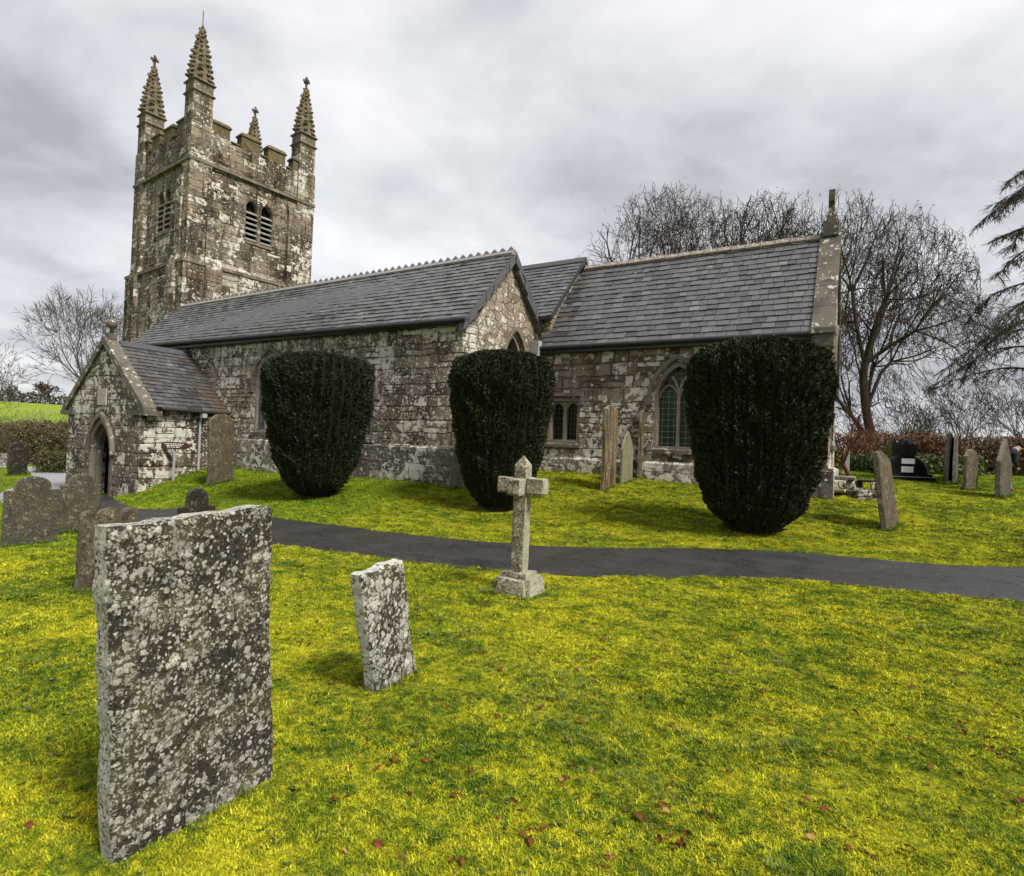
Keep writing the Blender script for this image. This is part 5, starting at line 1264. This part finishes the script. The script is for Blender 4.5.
hedge('ivy_bank', [P(862, 26.5), P(900, 27), P(935, 27), P(975, 26.5)], .75, 2.2, 'low green ivy growing along the foot of the hedge', 'ivy', 'ivy', .06, 12000, 60, 6, ragged=.6)
hedge('brown_thicket', [P(-60, 37), P(0, 38), P(45, 38), P(75, 39)], 2.5, 2.4, 'brown winter thicket below the far green field', 'thicket', 'bush', .07, 16000, 500, 7, 'twig_grey', .35)
hedge('clipped_hedge', [P(45, 31), P(60, 31), P(78, 31)], 1.05, 1.2, 'clipped olive hedge just left of the porch', 'hedge', 'bush_green', .05, 7000, 60, 8, ragged=.1)
hedge('far_hedgerow', [P(-120, 165), P(-40, 168), P(30, 170), P(110, 172)], 3.4, 3, 'dark hedgerow along the skyline of the far field', 'hedgerow', 'far_hedge', .35, 5000, 300, 9, 'far_twig' if 'far_twig' in M else 'twig', .6)
w_ = MB(); a = at_depth(-40, 33); b = at_depth(9, 34); 
for k in range(2): pass
dv = (b - a) / 10
for k in range(10):
    p = a + dv * k; q = a + dv * (k + .985); z = Hs(p[0], p[1]); n_ = np.array([-dv[1], dv[0], 0]) / np.linalg.norm(dv[:2]) * .25; hh = .85 + random.uniform(-.05, .05)
    w_.hexa([(*(p - n_)[:2], z - .4), (*(q - n_)[:2], z - .4), (*(q + n_)[:2], z - .4), (*(p + n_)[:2], z - .4), (*(p - n_ * .8)[:2], z + hh), (*(q - n_ * .8)[:2], z + hh), (*(q + n_ * .8)[:2], z + hh), (*(p + n_ * .8)[:2], z + hh)])
tag(w_.build('stone_wall', mat_masonry('boundary_wall', .45, .25, lichen=.5, tones=[(0, (.2, .2, .2)), (1, (.36, .36, .35))])), 'low grey boundary wall behind the black headstones at the left edge', 'wall')

# ------------------------------------------------------------------ black memorial, white post, rubble by the chancel corner
b = gp(908, 479.5); mk = F / depth(b); u_ = Vector((R[0][0], R[0][1], 0)).normalized(); u_ = (Matrix.Rotation(math.radians(-8), 3, 'Z') @ u_); n_m = Vector((u_.y, -u_.x, 0)); fm = frame(b, u_, n_m)
mem = thing('memorial', b, 'polished black memorial with quarter-round wings, two white plaques and a top planter', 'memorial')
M['black'] = mat_plain('polished_black', (.014, .015, .016), .12, .6, .2); M['white'] = mat_plain('white_plaque', (.78, .78, .77), .5, .4, .05)
w1 = 26 / mk
q = MB(); q.box((-w1 * 1.18, -.1, -.30), (w1 * .78, .10, .38), 0, fm); q.box((-w1 * 1.12, .102, -.24), (w1 * .70, .23, .32), 0, fm); q.build('base', M['black'], mem)
q = MB(); pts = []; hm_ = 19.5 / mk
for t in np.linspace(0, math.pi, 24): pts.append((-w1 * .22 + w1 * .84 * math.cos(t), .232 + hm_ * math.sin(t)))
q.plate(pts, [], .24, fm, 0, .18); hs = q.build('wing_stone', M['black'], mem)
q = MB(); q.strip([(a_, b_) for a_, b_ in pts[::1]], [(-w1 * .22 + (a_ + w1 * .22) * .965, .232 + (b_ - .232) * .955) for a_, b_ in pts], fm, .15, .187); q.build('edge_highlight', mat_plain('painted_sky_glint', (.22, .22, .23), .3, .5), mem)  # light grey strip paints the sky's reflection along the polished arc
q = MB(); q.box((-w1 * 1.18, .101, .375), (w1 * .78, .13, .385), 0, fm); q.build('edge_highlight', mat_plain('painted_sky_glint', (.3, .3, .31), .3, .5), mem)  # painted highlight on the top edge of the base
q = MB(); q.box((-w1 * .28 - .06, .25 + .48 * hm_, .181), (-w1 * .28 + .42, .25 + .75 * hm_, .195), 0, fm); q.build('plaque', M['white'], mem)
q = MB(); q.box((-w1 * .28 - .06, .25 + .04 * hm_, .181), (-w1 * .28 + .38, .25 + .34 * hm_, .195), 0, fm); q.build('plaque', M['white'], mem)
q = MB(); z1 = .235 + hm_; q.hexa([fm(-.72, z1 - .08, -.2), fm(.12, z1 - .08, -.2), fm(.12, z1 - .08, .26), fm(-.72, z1 - .08, .26), fm(-.76, z1 + .38, -.24), fm(.16, z1 + .38, -.24), fm(.16, z1 + .38, .30), fm(-.76, z1 + .38, .30)]); pln = q.build('planter', M['black'], mem)
rr = np.random.default_rng(4); pts = np.array([fm(rr.uniform(-.68, .08), z1 + .40 + abs(rr.normal(0, .09)), rr.uniform(-.2, .25)) for _ in range(300)]); leaf_cloud('flowers', pts, .05, mat_leaf('dry_flowers', (.02, .018, .015), (.12, .10, .08), .7, (.5, .48, .45)), pln, 3)
b = gp(846, 474); k = F / depth(b)
q = MB(); rough_block(q, (-.11, -.11, -.2), (.11, .11, 25 / k), .02, 2); q.v = [tuple(Vector(b) + Vector(p)) for p in q.v]; q.add([tuple(Vector(b) + Vector(p)) for p in ((-.16, -.16, .0), (.16, -.16, 0), (.16, .16, 0), (-.16, .16, 0), (-.16, -.16, .08), (.16, -.16, .08), (.16, .16, .08), (-.16, .16, .08))], [(4, 5, 6, 7), (0, 1, 5, 4), (1, 2, 6, 5), (2, 3, 7, 6), (3, 0, 4, 7)])
tag(q.build('grave_post', mat_plain('white_marble', (.62, .62, .61), .5, .4, .12)), 'slim white marble grave post beside the red shrub', 'grave marker')
# low table tomb of dark rubble with a slab
b = gp(857, 497); k = F / depth(b)
tomb = thing('table_tomb', b, 'low ruined chest tomb of dark rubble beside the chancel corner', 'tomb')
M['rubble'] = mat_masonry('dark_rubble', .3, .2, lichen=.35, dark=.6, moss=.4, tones=[(0, (.03, .026, .02)), (.6, (.07, .06, .045)), (1, (.14, .125, .10))])
q = MB(); rr = random.Random(3)
for i in range(16):
    s_ = rr.uniform(.10, .2); px_, py_ = b[0] + rr.uniform(-.55, .55), b[1] + rr.uniform(-.3, .5); z0 = b[2] + (.02 if i < 10 else .2); rough_block(q, (px_ - s_, py_ - s_, z0 - .1), (px_ + s_, py_ + s_, z0 + s_ * 1.2), .03, i)
q.build('rubble_core', M['rubble'], tomb)
q = MB(); rough_block(q, (b[0] - .75, b[1] - .32, b[2] + .44), (b[0] - .05, b[1] + .5, b[2] + .52), .02, 5); q.build('cover_slab', LS['grey'], tomb)
q = MB(); rough_block(q, (b[0] - .0, b[1] + .0, b[2] + .40), (b[0] + .55, b[1] + .55, b[2] + .46), .02, 7); q.build('cover_slab', LS['dark'], tomb)

# ------------------------------------------------------------------ person bending beyond the headstone
def skin(name, joints, edges, radii, mt, parent, sub=2, root=0):
    me = bpy.data.meshes.new(name); me.from_pydata([tuple(j) for j in joints], edges, []); o = bpy.data.objects.new(name, me); COL.objects.link(o)
    sk = o.modifiers.new('skin', 'SKIN'); sk.use_smooth_shade = True
    for i, r_ in enumerate(radii): me.skin_vertices[0].data[i].radius = (r_, r_) if not isinstance(r_, tuple) else r_
    me.skin_vertices[0].data[root].use_root = True
    ss = o.modifiers.new('sub', 'SUBSURF'); ss.levels = sub; ss.render_levels = sub
    dg = bpy.context.evaluated_depsgraph_get(); ev = o.evaluated_get(dg); nm = bpy.data.meshes.new_from_object(ev); bpy.data.objects.remove(o); nm.materials.clear(); nm.materials.append(mt)
    return link(name, nm, parent)
pb = at_depth(1005, 19.5); u_ = np.array([R[0][0], R[0][1], 0]); u_ /= np.linalg.norm(u_); f_ = np.array([R[2][0], R[2][1], 0]); f_ /= np.linalg.norm(f_)
def pj(a, c, z): return pb + u_ * a + f_ * c + np.array([0, 0, z])
per = None
M['coat'] = mat_plain('navy_coat', (.012, .012, .017), .8, .2); M['trouser'] = mat_plain('pale_trousers', (.36, .34, .30), .85, .2); M['skin'] = mat_plain('skin', (.45, .27, .20), .5, .3, .08); M['capm'] = mat_plain('black_cap', (.012, .011, .012), .8, .2); M['scarf'] = mat_plain('grey_collar', (.42, .44, .48), .8, .2); M['boot'] = mat_plain('dark_boots', (.02, .018, .016), .6, .3)
# body: one continuous figure (legs, torso, arms, neck, head), clothes over it
J = [pj(-.18, 0, .84), pj(.05, 0, 1.08), pj(.22, 0, 1.25), pj(.33, 0, 1.36), pj(.46, 0, 1.46), pj(.52, -.02, 1.50),
     pj(-.22, -.10, .80), pj(-.24, -.12, .46), pj(-.26, -.12, .09), pj(-.14, -.14, .05),
     pj(-.10, .10, .80), pj(.22, .12, .48), pj(.30, .12, .09), pj(.41, .11, .05),
     pj(.24, -.19, 1.20), pj(.14, -.24, .98), pj(.26, -.22, .80), pj(.30, -.21, .72),
     pj(.24, .19, 1.20), pj(.20, .24, .96), pj(.34, .22, .82), pj(.38, .21, .74)]
E_ = [(0, 1), (1, 2), (2, 3), (3, 4), (4, 5), (0, 6), (6, 7), (7, 8), (8, 9), (0, 10), (10, 11), (11, 12), (12, 13), (2, 14), (14, 15), (15, 16), (16, 17), (2, 18), (18, 19), (19, 20), (20, 21)]
Rd = [.13, .12, .11, .065, .10, .085, .10, .07, .05, .045, .10, .07, .05, .045, .05, .045, .038, .036, .05, .045, .038, .036]
per = skin('person', J, E_, Rd, M['skin'], None); tag(per, 'person in a dark coat and pale trousers bending forward behind the tall grey headstone', 'person')
skin('coat', J[:3] + J[14:17] + J[18:21] + [pj(-.26, 0, .72), pj(.36, 0, 1.40)], [(0, 1), (1, 2), (2, 3), (3, 4), (4, 5), (2, 6), (6, 7), (7, 8), (0, 9), (2, 10)], [.20, .215, .22, .11, .08, .06, .11, .08, .06, .19, .12], M['coat'], per)
skin('trousers', [J[0], J[6], J[7], J[8], J[10], J[11], J[12]], [(0, 1), (1, 2), (2, 3), (0, 4), (4, 5), (5, 6)], [.16, .115, .085, .075, .115, .085, .075], M['trouser'], per)
for a, b_j in ((8, 9), (12, 13)): skin('boot', [J[a] + np.array([0, 0, .04]), J[a] - np.array([0, 0, .03]), J[b_j]], [(0, 1), (1, 2)], [.07, .065, .055], M['boot'], per)
skin('scarf', [pj(.31, 0, 1.35), pj(.42, 0, 1.44)], [(0, 1)], [.13, .105], M['scarf'], per)
skin('cap', [pj(.43, 0, 1.53), pj(.53, -.01, 1.545), pj(.66, -.02, 1.51)], [(0, 1), (1, 2)], [.125, .12, (.08, .035)], M['capm'], per)
for s_ in (-1, 1):
    q = MB(); q.lathe([(.001, -.012), (.012, 0), (.001, .012)], pj(.60, .035 * s_, 1.475), 8, smooth=True); q.build('eye', M['boot'], per)
q = MB(); q.tube([pj(.595, 0, 1.475), pj(.63, 0, 1.43)], [.014, .02], 6); q.build('nose', M['skin'], per)

# ------------------------------------------------------------------ grass: clumps instanced over the lawn (uncountable)
def weed(name, seed):
    r_ = np.random.default_rng(seed); b_ = MB()
    for i in range(9):
        a = r_.uniform(0, 6.283); L = r_.uniform(.018, .038); w_ = L * .32; d = Vector((math.cos(a), math.sin(a), .45)); s_ = Vector((-math.sin(a), math.cos(a), 0)); p = Vector((r_.normal(0, .012), r_.normal(0, .012), .012))
        b_.add([p, p + d * L * .5 + s_ * w_, p + d * L, p + d * L * .5 - s_ * w_], [(0, 1, 2, 3)])
    me = bpy.data.meshes.new(name); me.from_pydata(b_.v, [], b_.f); me.materials.append(M['weed']); return me
def clump(name, nb, hgt, spread, seed, wid, mt='blade', tl=(.15, 1.1)):
    r_ = np.random.default_rng(seed); V = []; Fq = []
    for i in range(nb):
        a = r_.uniform(0, 6.283); rr = spread * math.sqrt(r_.random()); p = np.array([rr * math.cos(a), rr * math.sin(a), -.006]); az = r_.uniform(0, 6.283); tilt = r_.uniform(*tl)
        d = np.array([math.cos(az) * math.sin(tilt), math.sin(az) * math.sin(tilt), math.cos(tilt)]); L = hgt * r_.uniform(.5, 1.2); s_ = np.array([-math.sin(az), math.cos(az), 0]) * wid * r_.uniform(.7, 1.3)
        m_ = p + d * L * .55; t_ = p + d * L + np.array([math.cos(az), math.sin(az), -.35]) * L * .25
        o = len(V); V += [p - s_ * .6, p + s_ * .6, m_ + s_, m_ - s_, t_]; Fq += [(o, o + 1, o + 2, o + 3), (o + 3, o + 2, o + 4, o + 4)]
    me = bpy.data.meshes.new(name); me.from_pydata([tuple(v) for v in V], [], [tuple(dict.fromkeys(f)) for f in Fq]); me.materials.append(M[mt])
    return me
def grass_object():
    r_ = np.random.default_rng(11); fx, fy = R[2][0], R[2][1]
    n = 520000; d_ = 1.0 * np.exp(r_.uniform(0, math.log(34.0), n)); az = math.atan2(fy, fx) + r_.uniform(-1.0, 1.0, n)
    X = d_ * np.cos(az); Y = d_ * np.sin(az)
    # n per area falls as 1/d^2: thin out the very near part
    keep = (r_.uniform(0, 1, n) < np.clip((d_ / 2.6) ** 2, .05, 1) * np.clip(1.25 - d_ / 45, .25, 1)); X, Y, d_ = X[keep], Y[keep], d_[keep]
    edge = .05 * fbm2(X, Y, 7, 9)
    dp = np.minimum(path_dist(X, Y, PM) - HWM + .06, path_dist(X, Y, PWs) - HWW); ok = dp + edge > .0
    ok &= ~((X > -28) & (X < AX1 + .1) & (Y > AY - .12)); ok &= ~((X > -9.5) & (X < CX1 + .12) & (Y > CYw - .1) & (Y < 21.5)); ok &= ~((X > PX0) & (X < PX1) & (Y > PYf) & (Y < 13)); 
    ok &= ~((X + 2.9) ** 2 * 0 + (np.abs(X - cx_) < .2) * (np.abs(Y - cy_) < .2) > 0)
    X, Y, d_ = X[ok], Y[ok], d_[ok]
    Z = H(X, Y) + .02 * fbm2(X, Y, 3.0, 1) + .014 * fbm2(X, Y, 9.0, 2) + .010 * fbm2(X, Y, 26.0, 3) - .004
    pick = r_.integers(0, 4, len(X)); tuftn = fbm2(X, Y, 2.6, 31) + .5 * fbm2(X, Y, 11, 32); u01 = r_.uniform(0, 1, len(X))
    pick = np.where((tuftn > .45) & (u01 < .10), 4 + (u01 < .05), pick); pick = np.where((u01 > .992) | ((u01 > .96) & (tuftn < -.6)), 6, pick)
    sclk = np.where(pick >= 4, .75, 1.0)
    # longer grass where the mower cannot reach: round the stones, the cross, the yew trunks and the wall foot
    ex = []
    for bx, by, yw, w_, t_ in STONES:
        k = int(110 * (w_ + t_)) + 10; e = r_.uniform(-1, 1, k); sd_ = r_.choice([-1, 1], k); a_ = r_.normal(0, .025, k)
        lx = np.where(r_.random(k) < w_ / (w_ + t_), e * w_ / 2, sd_ * (w_ / 2 + .02) + a_); ly = np.where(np.abs(lx) < w_ / 2, sd_ * (t_ / 2 + .015) + np.abs(a_) * sd_, e * t_ / 2)
        ex.append(np.c_[bx + lx * math.cos(yw) - ly * math.sin(yw), by + lx * math.sin(yw) + ly * math.cos(yw)])
    for (x0, y0), (x1, y1) in (((-19.2, AY - .18), (AX1 + .1, AY - .18)), ((AX1 + .2, AY), (AX1 + .2, 16.6)), ((-9, CYw - .15), (CX1 + .15, CYw - .15)), ((PX1 + .06, PYf + .4), (PX1 + .06, 12.5))):
        L = math.hypot(x1 - x0, y1 - y0); t_ = r_.uniform(0, 1, int(L * 26)); ex.append(np.c_[x0 + (x1 - x0) * t_ + r_.normal(0, .04, len(t_)), y0 + (y1 - y0) * t_ + r_.normal(0, .04, len(t_))])
    ex = np.concatenate(ex); ke = len(ex)
    X = np.r_[X, ex[:, 0]]; Y = np.r_[Y, ex[:, 1]]; Z = np.r_[Z, H(ex[:, 0], ex[:, 1])]; d_ = np.r_[d_, np.hypot(ex[:, 0], ex[:, 1])]
    pick = np.r_[pick, np.where(r_.random(ke) < .75, r_.integers(4, 6, ke), r_.integers(0, 4, ke))]; sclk = np.r_[sclk, r_.uniform(.6, 1.15, ke)]
    n = len(X); me = bpy.data.meshes.new('grass'); me.vertices.add(n); me.vertices.foreach_set('co', np.c_[X, Y, Z].astype(np.float32).ravel())
    at = me.attributes.new('scl', 'FLOAT', 'POINT'); tall = .75 + .25 * fbm2(X, Y, 2.2, 4) + .45 * fbm2(X, Y, 16, 14) + .25 * r_.normal(0, 1, n); at.data.foreach_set('value', (np.clip(tall, .4, 1.8) * np.clip(.62 + d_ * .075, .75, 2.4) * sclk).astype(np.float32))
    at = me.attributes.new('rz', 'FLOAT', 'POINT'); at.data.foreach_set('value', r_.uniform(0, 6.283, n).astype(np.float32))
    at = me.attributes.new('pick', 'INT', 'POINT'); at.data.foreach_set('value', pick.astype(np.int32))
    o = link('grass', me); tag(o, 'mossy yellow-green grass covering the churchyard lawn', 'grass', None, 'stuff')
    cc = bpy.data.collections.new('grass_clumps')
    for k in range(7):
        me_k = clump('grass_clump', 30, .027, .042, 20 + k, .0022) if k < 4 else (clump('grass_clump', 16, .075, .022, 30 + k, .0022, 'tuft', (.05, .75)) if k < 6 else weed('grass_clump', 40))
        c_ = bpy.data.objects.new('grass_clump', me_k); cc.objects.link(c_)
    ng = bpy.data.node_groups.new('grass_scatter', 'GeometryNodeTree'); ng.interface.new_socket('Geometry', in_out='INPUT', socket_type='NodeSocketGeometry'); ng.interface.new_socket('Geometry', in_out='OUTPUT', socket_type='NodeSocketGeometry')
    N_ = ng.nodes; gi = N_.new('NodeGroupInput'); go = N_.new('NodeGroupOutput'); ip = N_.new('GeometryNodeInstanceOnPoints'); ci = N_.new('GeometryNodeCollectionInfo'); ci.inputs['Collection'].default_value = cc; ci.inputs['Separate Children'].default_value = True; ci.inputs['Reset Children'].default_value = True
    def attr(nm, t):
        a_ = N_.new('GeometryNodeInputNamedAttribute'); a_.data_type = t; a_.inputs['Name'].default_value = nm; return [s_ for s_ in a_.outputs if s_.enabled and s_.name == 'Attribute'][0]
    cx3 = N_.new('ShaderNodeCombineXYZ'); L_ = ng.links; L_.new(attr('rz', 'FLOAT'), cx3.inputs[2]); mp = N_.new('GeometryNodeMeshToPoints')
    L_.new(gi.outputs[0], mp.inputs[0]); L_.new(mp.outputs[0], ip.inputs['Points']); L_.new(ci.outputs[0], ip.inputs['Instance']); ip.inputs['Pick Instance'].default_value = True
    L_.new(attr('pick', 'INT'), ip.inputs['Instance Index']); L_.new(cx3.outputs[0], ip.inputs['Rotation']); L_.new(attr('scl', 'FLOAT'), ip.inputs['Scale']); L_.new(ip.outputs[0], go.inputs[0])
    md = o.modifiers.new('scatter', 'NODES'); md.node_group = ng
    return n
print('grass clumps', grass_object())

# ------------------------------------------------------------------ fallen leaves
M['leaf'] = mat_plain('fallen_leaf_brown', (.12, .042, .012), .7, .12, .7, 14); M['leaf_pale'] = mat_plain('fallen_leaf_tan', (.30, .16, .06), .7, .12, .5, 14)
def leaf_mesh(seed):
    r_ = random.Random(seed); b_ = MB(); n = 7; top, bot = [], []
    for i in range(n):
        t = i / (n - 1); w = .021 * math.sin(math.pi * min(1, t * .93 + .05)) ** .8; z = .012 * math.sin(t * 3 + seed) + .010 * t
        top.append((t * .075 - .037, w, z + .008)); bot.append((t * .075 - .037, -w, z + .004 * r_.random()))
    cl_ = r_.uniform(-.014, .012); top = [(p[0], p[1] * r_.uniform(.8, 1.1), p[2] + cl_ * r_.uniform(.3, 1.2)) for p in top]; bot = [(p[0], p[1] * r_.uniform(.8, 1.1), p[2] - cl_ * r_.uniform(.0, 1.2)) for p in bot]
    mid = [(p[0], r_.gauss(0, .001), (p[2] + q_[2]) / 2 - .006) for p, q_ in zip(top, bot)]
    V = top + mid + bot
    for i in range(n - 1): b_.add([V[i], V[i + 1], V[n + i + 1], V[n + i]], [(0, 1, 2, 3)]); b_.add([V[n + i], V[n + i + 1], V[2 * n + i + 1], V[2 * n + i]], [(0, 1, 2, 3)])
    return b_
protos = []
r_ = random.Random(9); 
leafpx = [(1007, 752), (908, 742), (906, 756), (795, 735), (797, 678), (698, 690), (760, 740), (700, 745), (628, 815), (755, 800), (790, 770), (345, 856), (545, 832), (62, 790), (985, 693), (990, 750), (683, 668), (660, 668), (855, 715), (640, 700), (577, 784), (830, 648), (950, 640), (672, 726), (580, 724), (735, 660), (880, 800), (960, 812), (470, 700), (610, 860), (300, 590), (365, 600), (425, 600), (500, 690), (650, 640), (880, 690), (930, 770), (710, 820), (810, 840), (520, 760), (430, 800), (640, 770), (20, 690), (40, 780), (30, 830), (540, 650), (600, 700), (760, 625), (900, 620), (850, 660)]
for _ in range(95):
    a, b = r_.uniform(290, 1020), 600 + 270 * r_.random() ** 1.3
    leafpx += [(a, b)] + [(min(1020, a + r_.gauss(0, 16)), b + r_.gauss(0, 7)) for _ in range(r_.choice((0, 0, 1, 2, 3)))]
grp = 'fallen beech leaves on the lawn'
for i, (px, py) in enumerate(leafpx):
    b = gp(px, py); pale = i % 9 == 2; 
    if 95 < px < 285 or (340 < px < 425 and 560 < py < 700): continue
    mw = Matrix.Translation((b[0], b[1], b[2] + .014)) @ Matrix.Rotation(r_.uniform(0, 6.28), 4, 'Z') @ Matrix.Rotation(r_.uniform(-.7, .7), 4, 'X') @ Matrix.Rotation(r_.uniform(-.4, .4), 4, 'Y') @ Matrix.Scale(r_.uniform(.30, .66), 4)
    key = (pale, i % 4)
    pr = next((p for k_, p in protos if k_ == key), None)
    if pr is None:
        o = leaf_mesh(i).build('fallen_leaf', M['leaf_pale'] if pale else M['leaf']); protos.append((key, o))
    else: o = pr.copy(); COL.objects.link(o)
    o.matrix_basis = mw; MW[o.name] = mw
    tag(o, 'pale tan curled leaf lying on the mossy lawn' if pale else 'dark russet curled leaf lying on the mossy lawn', 'leaf', grp)
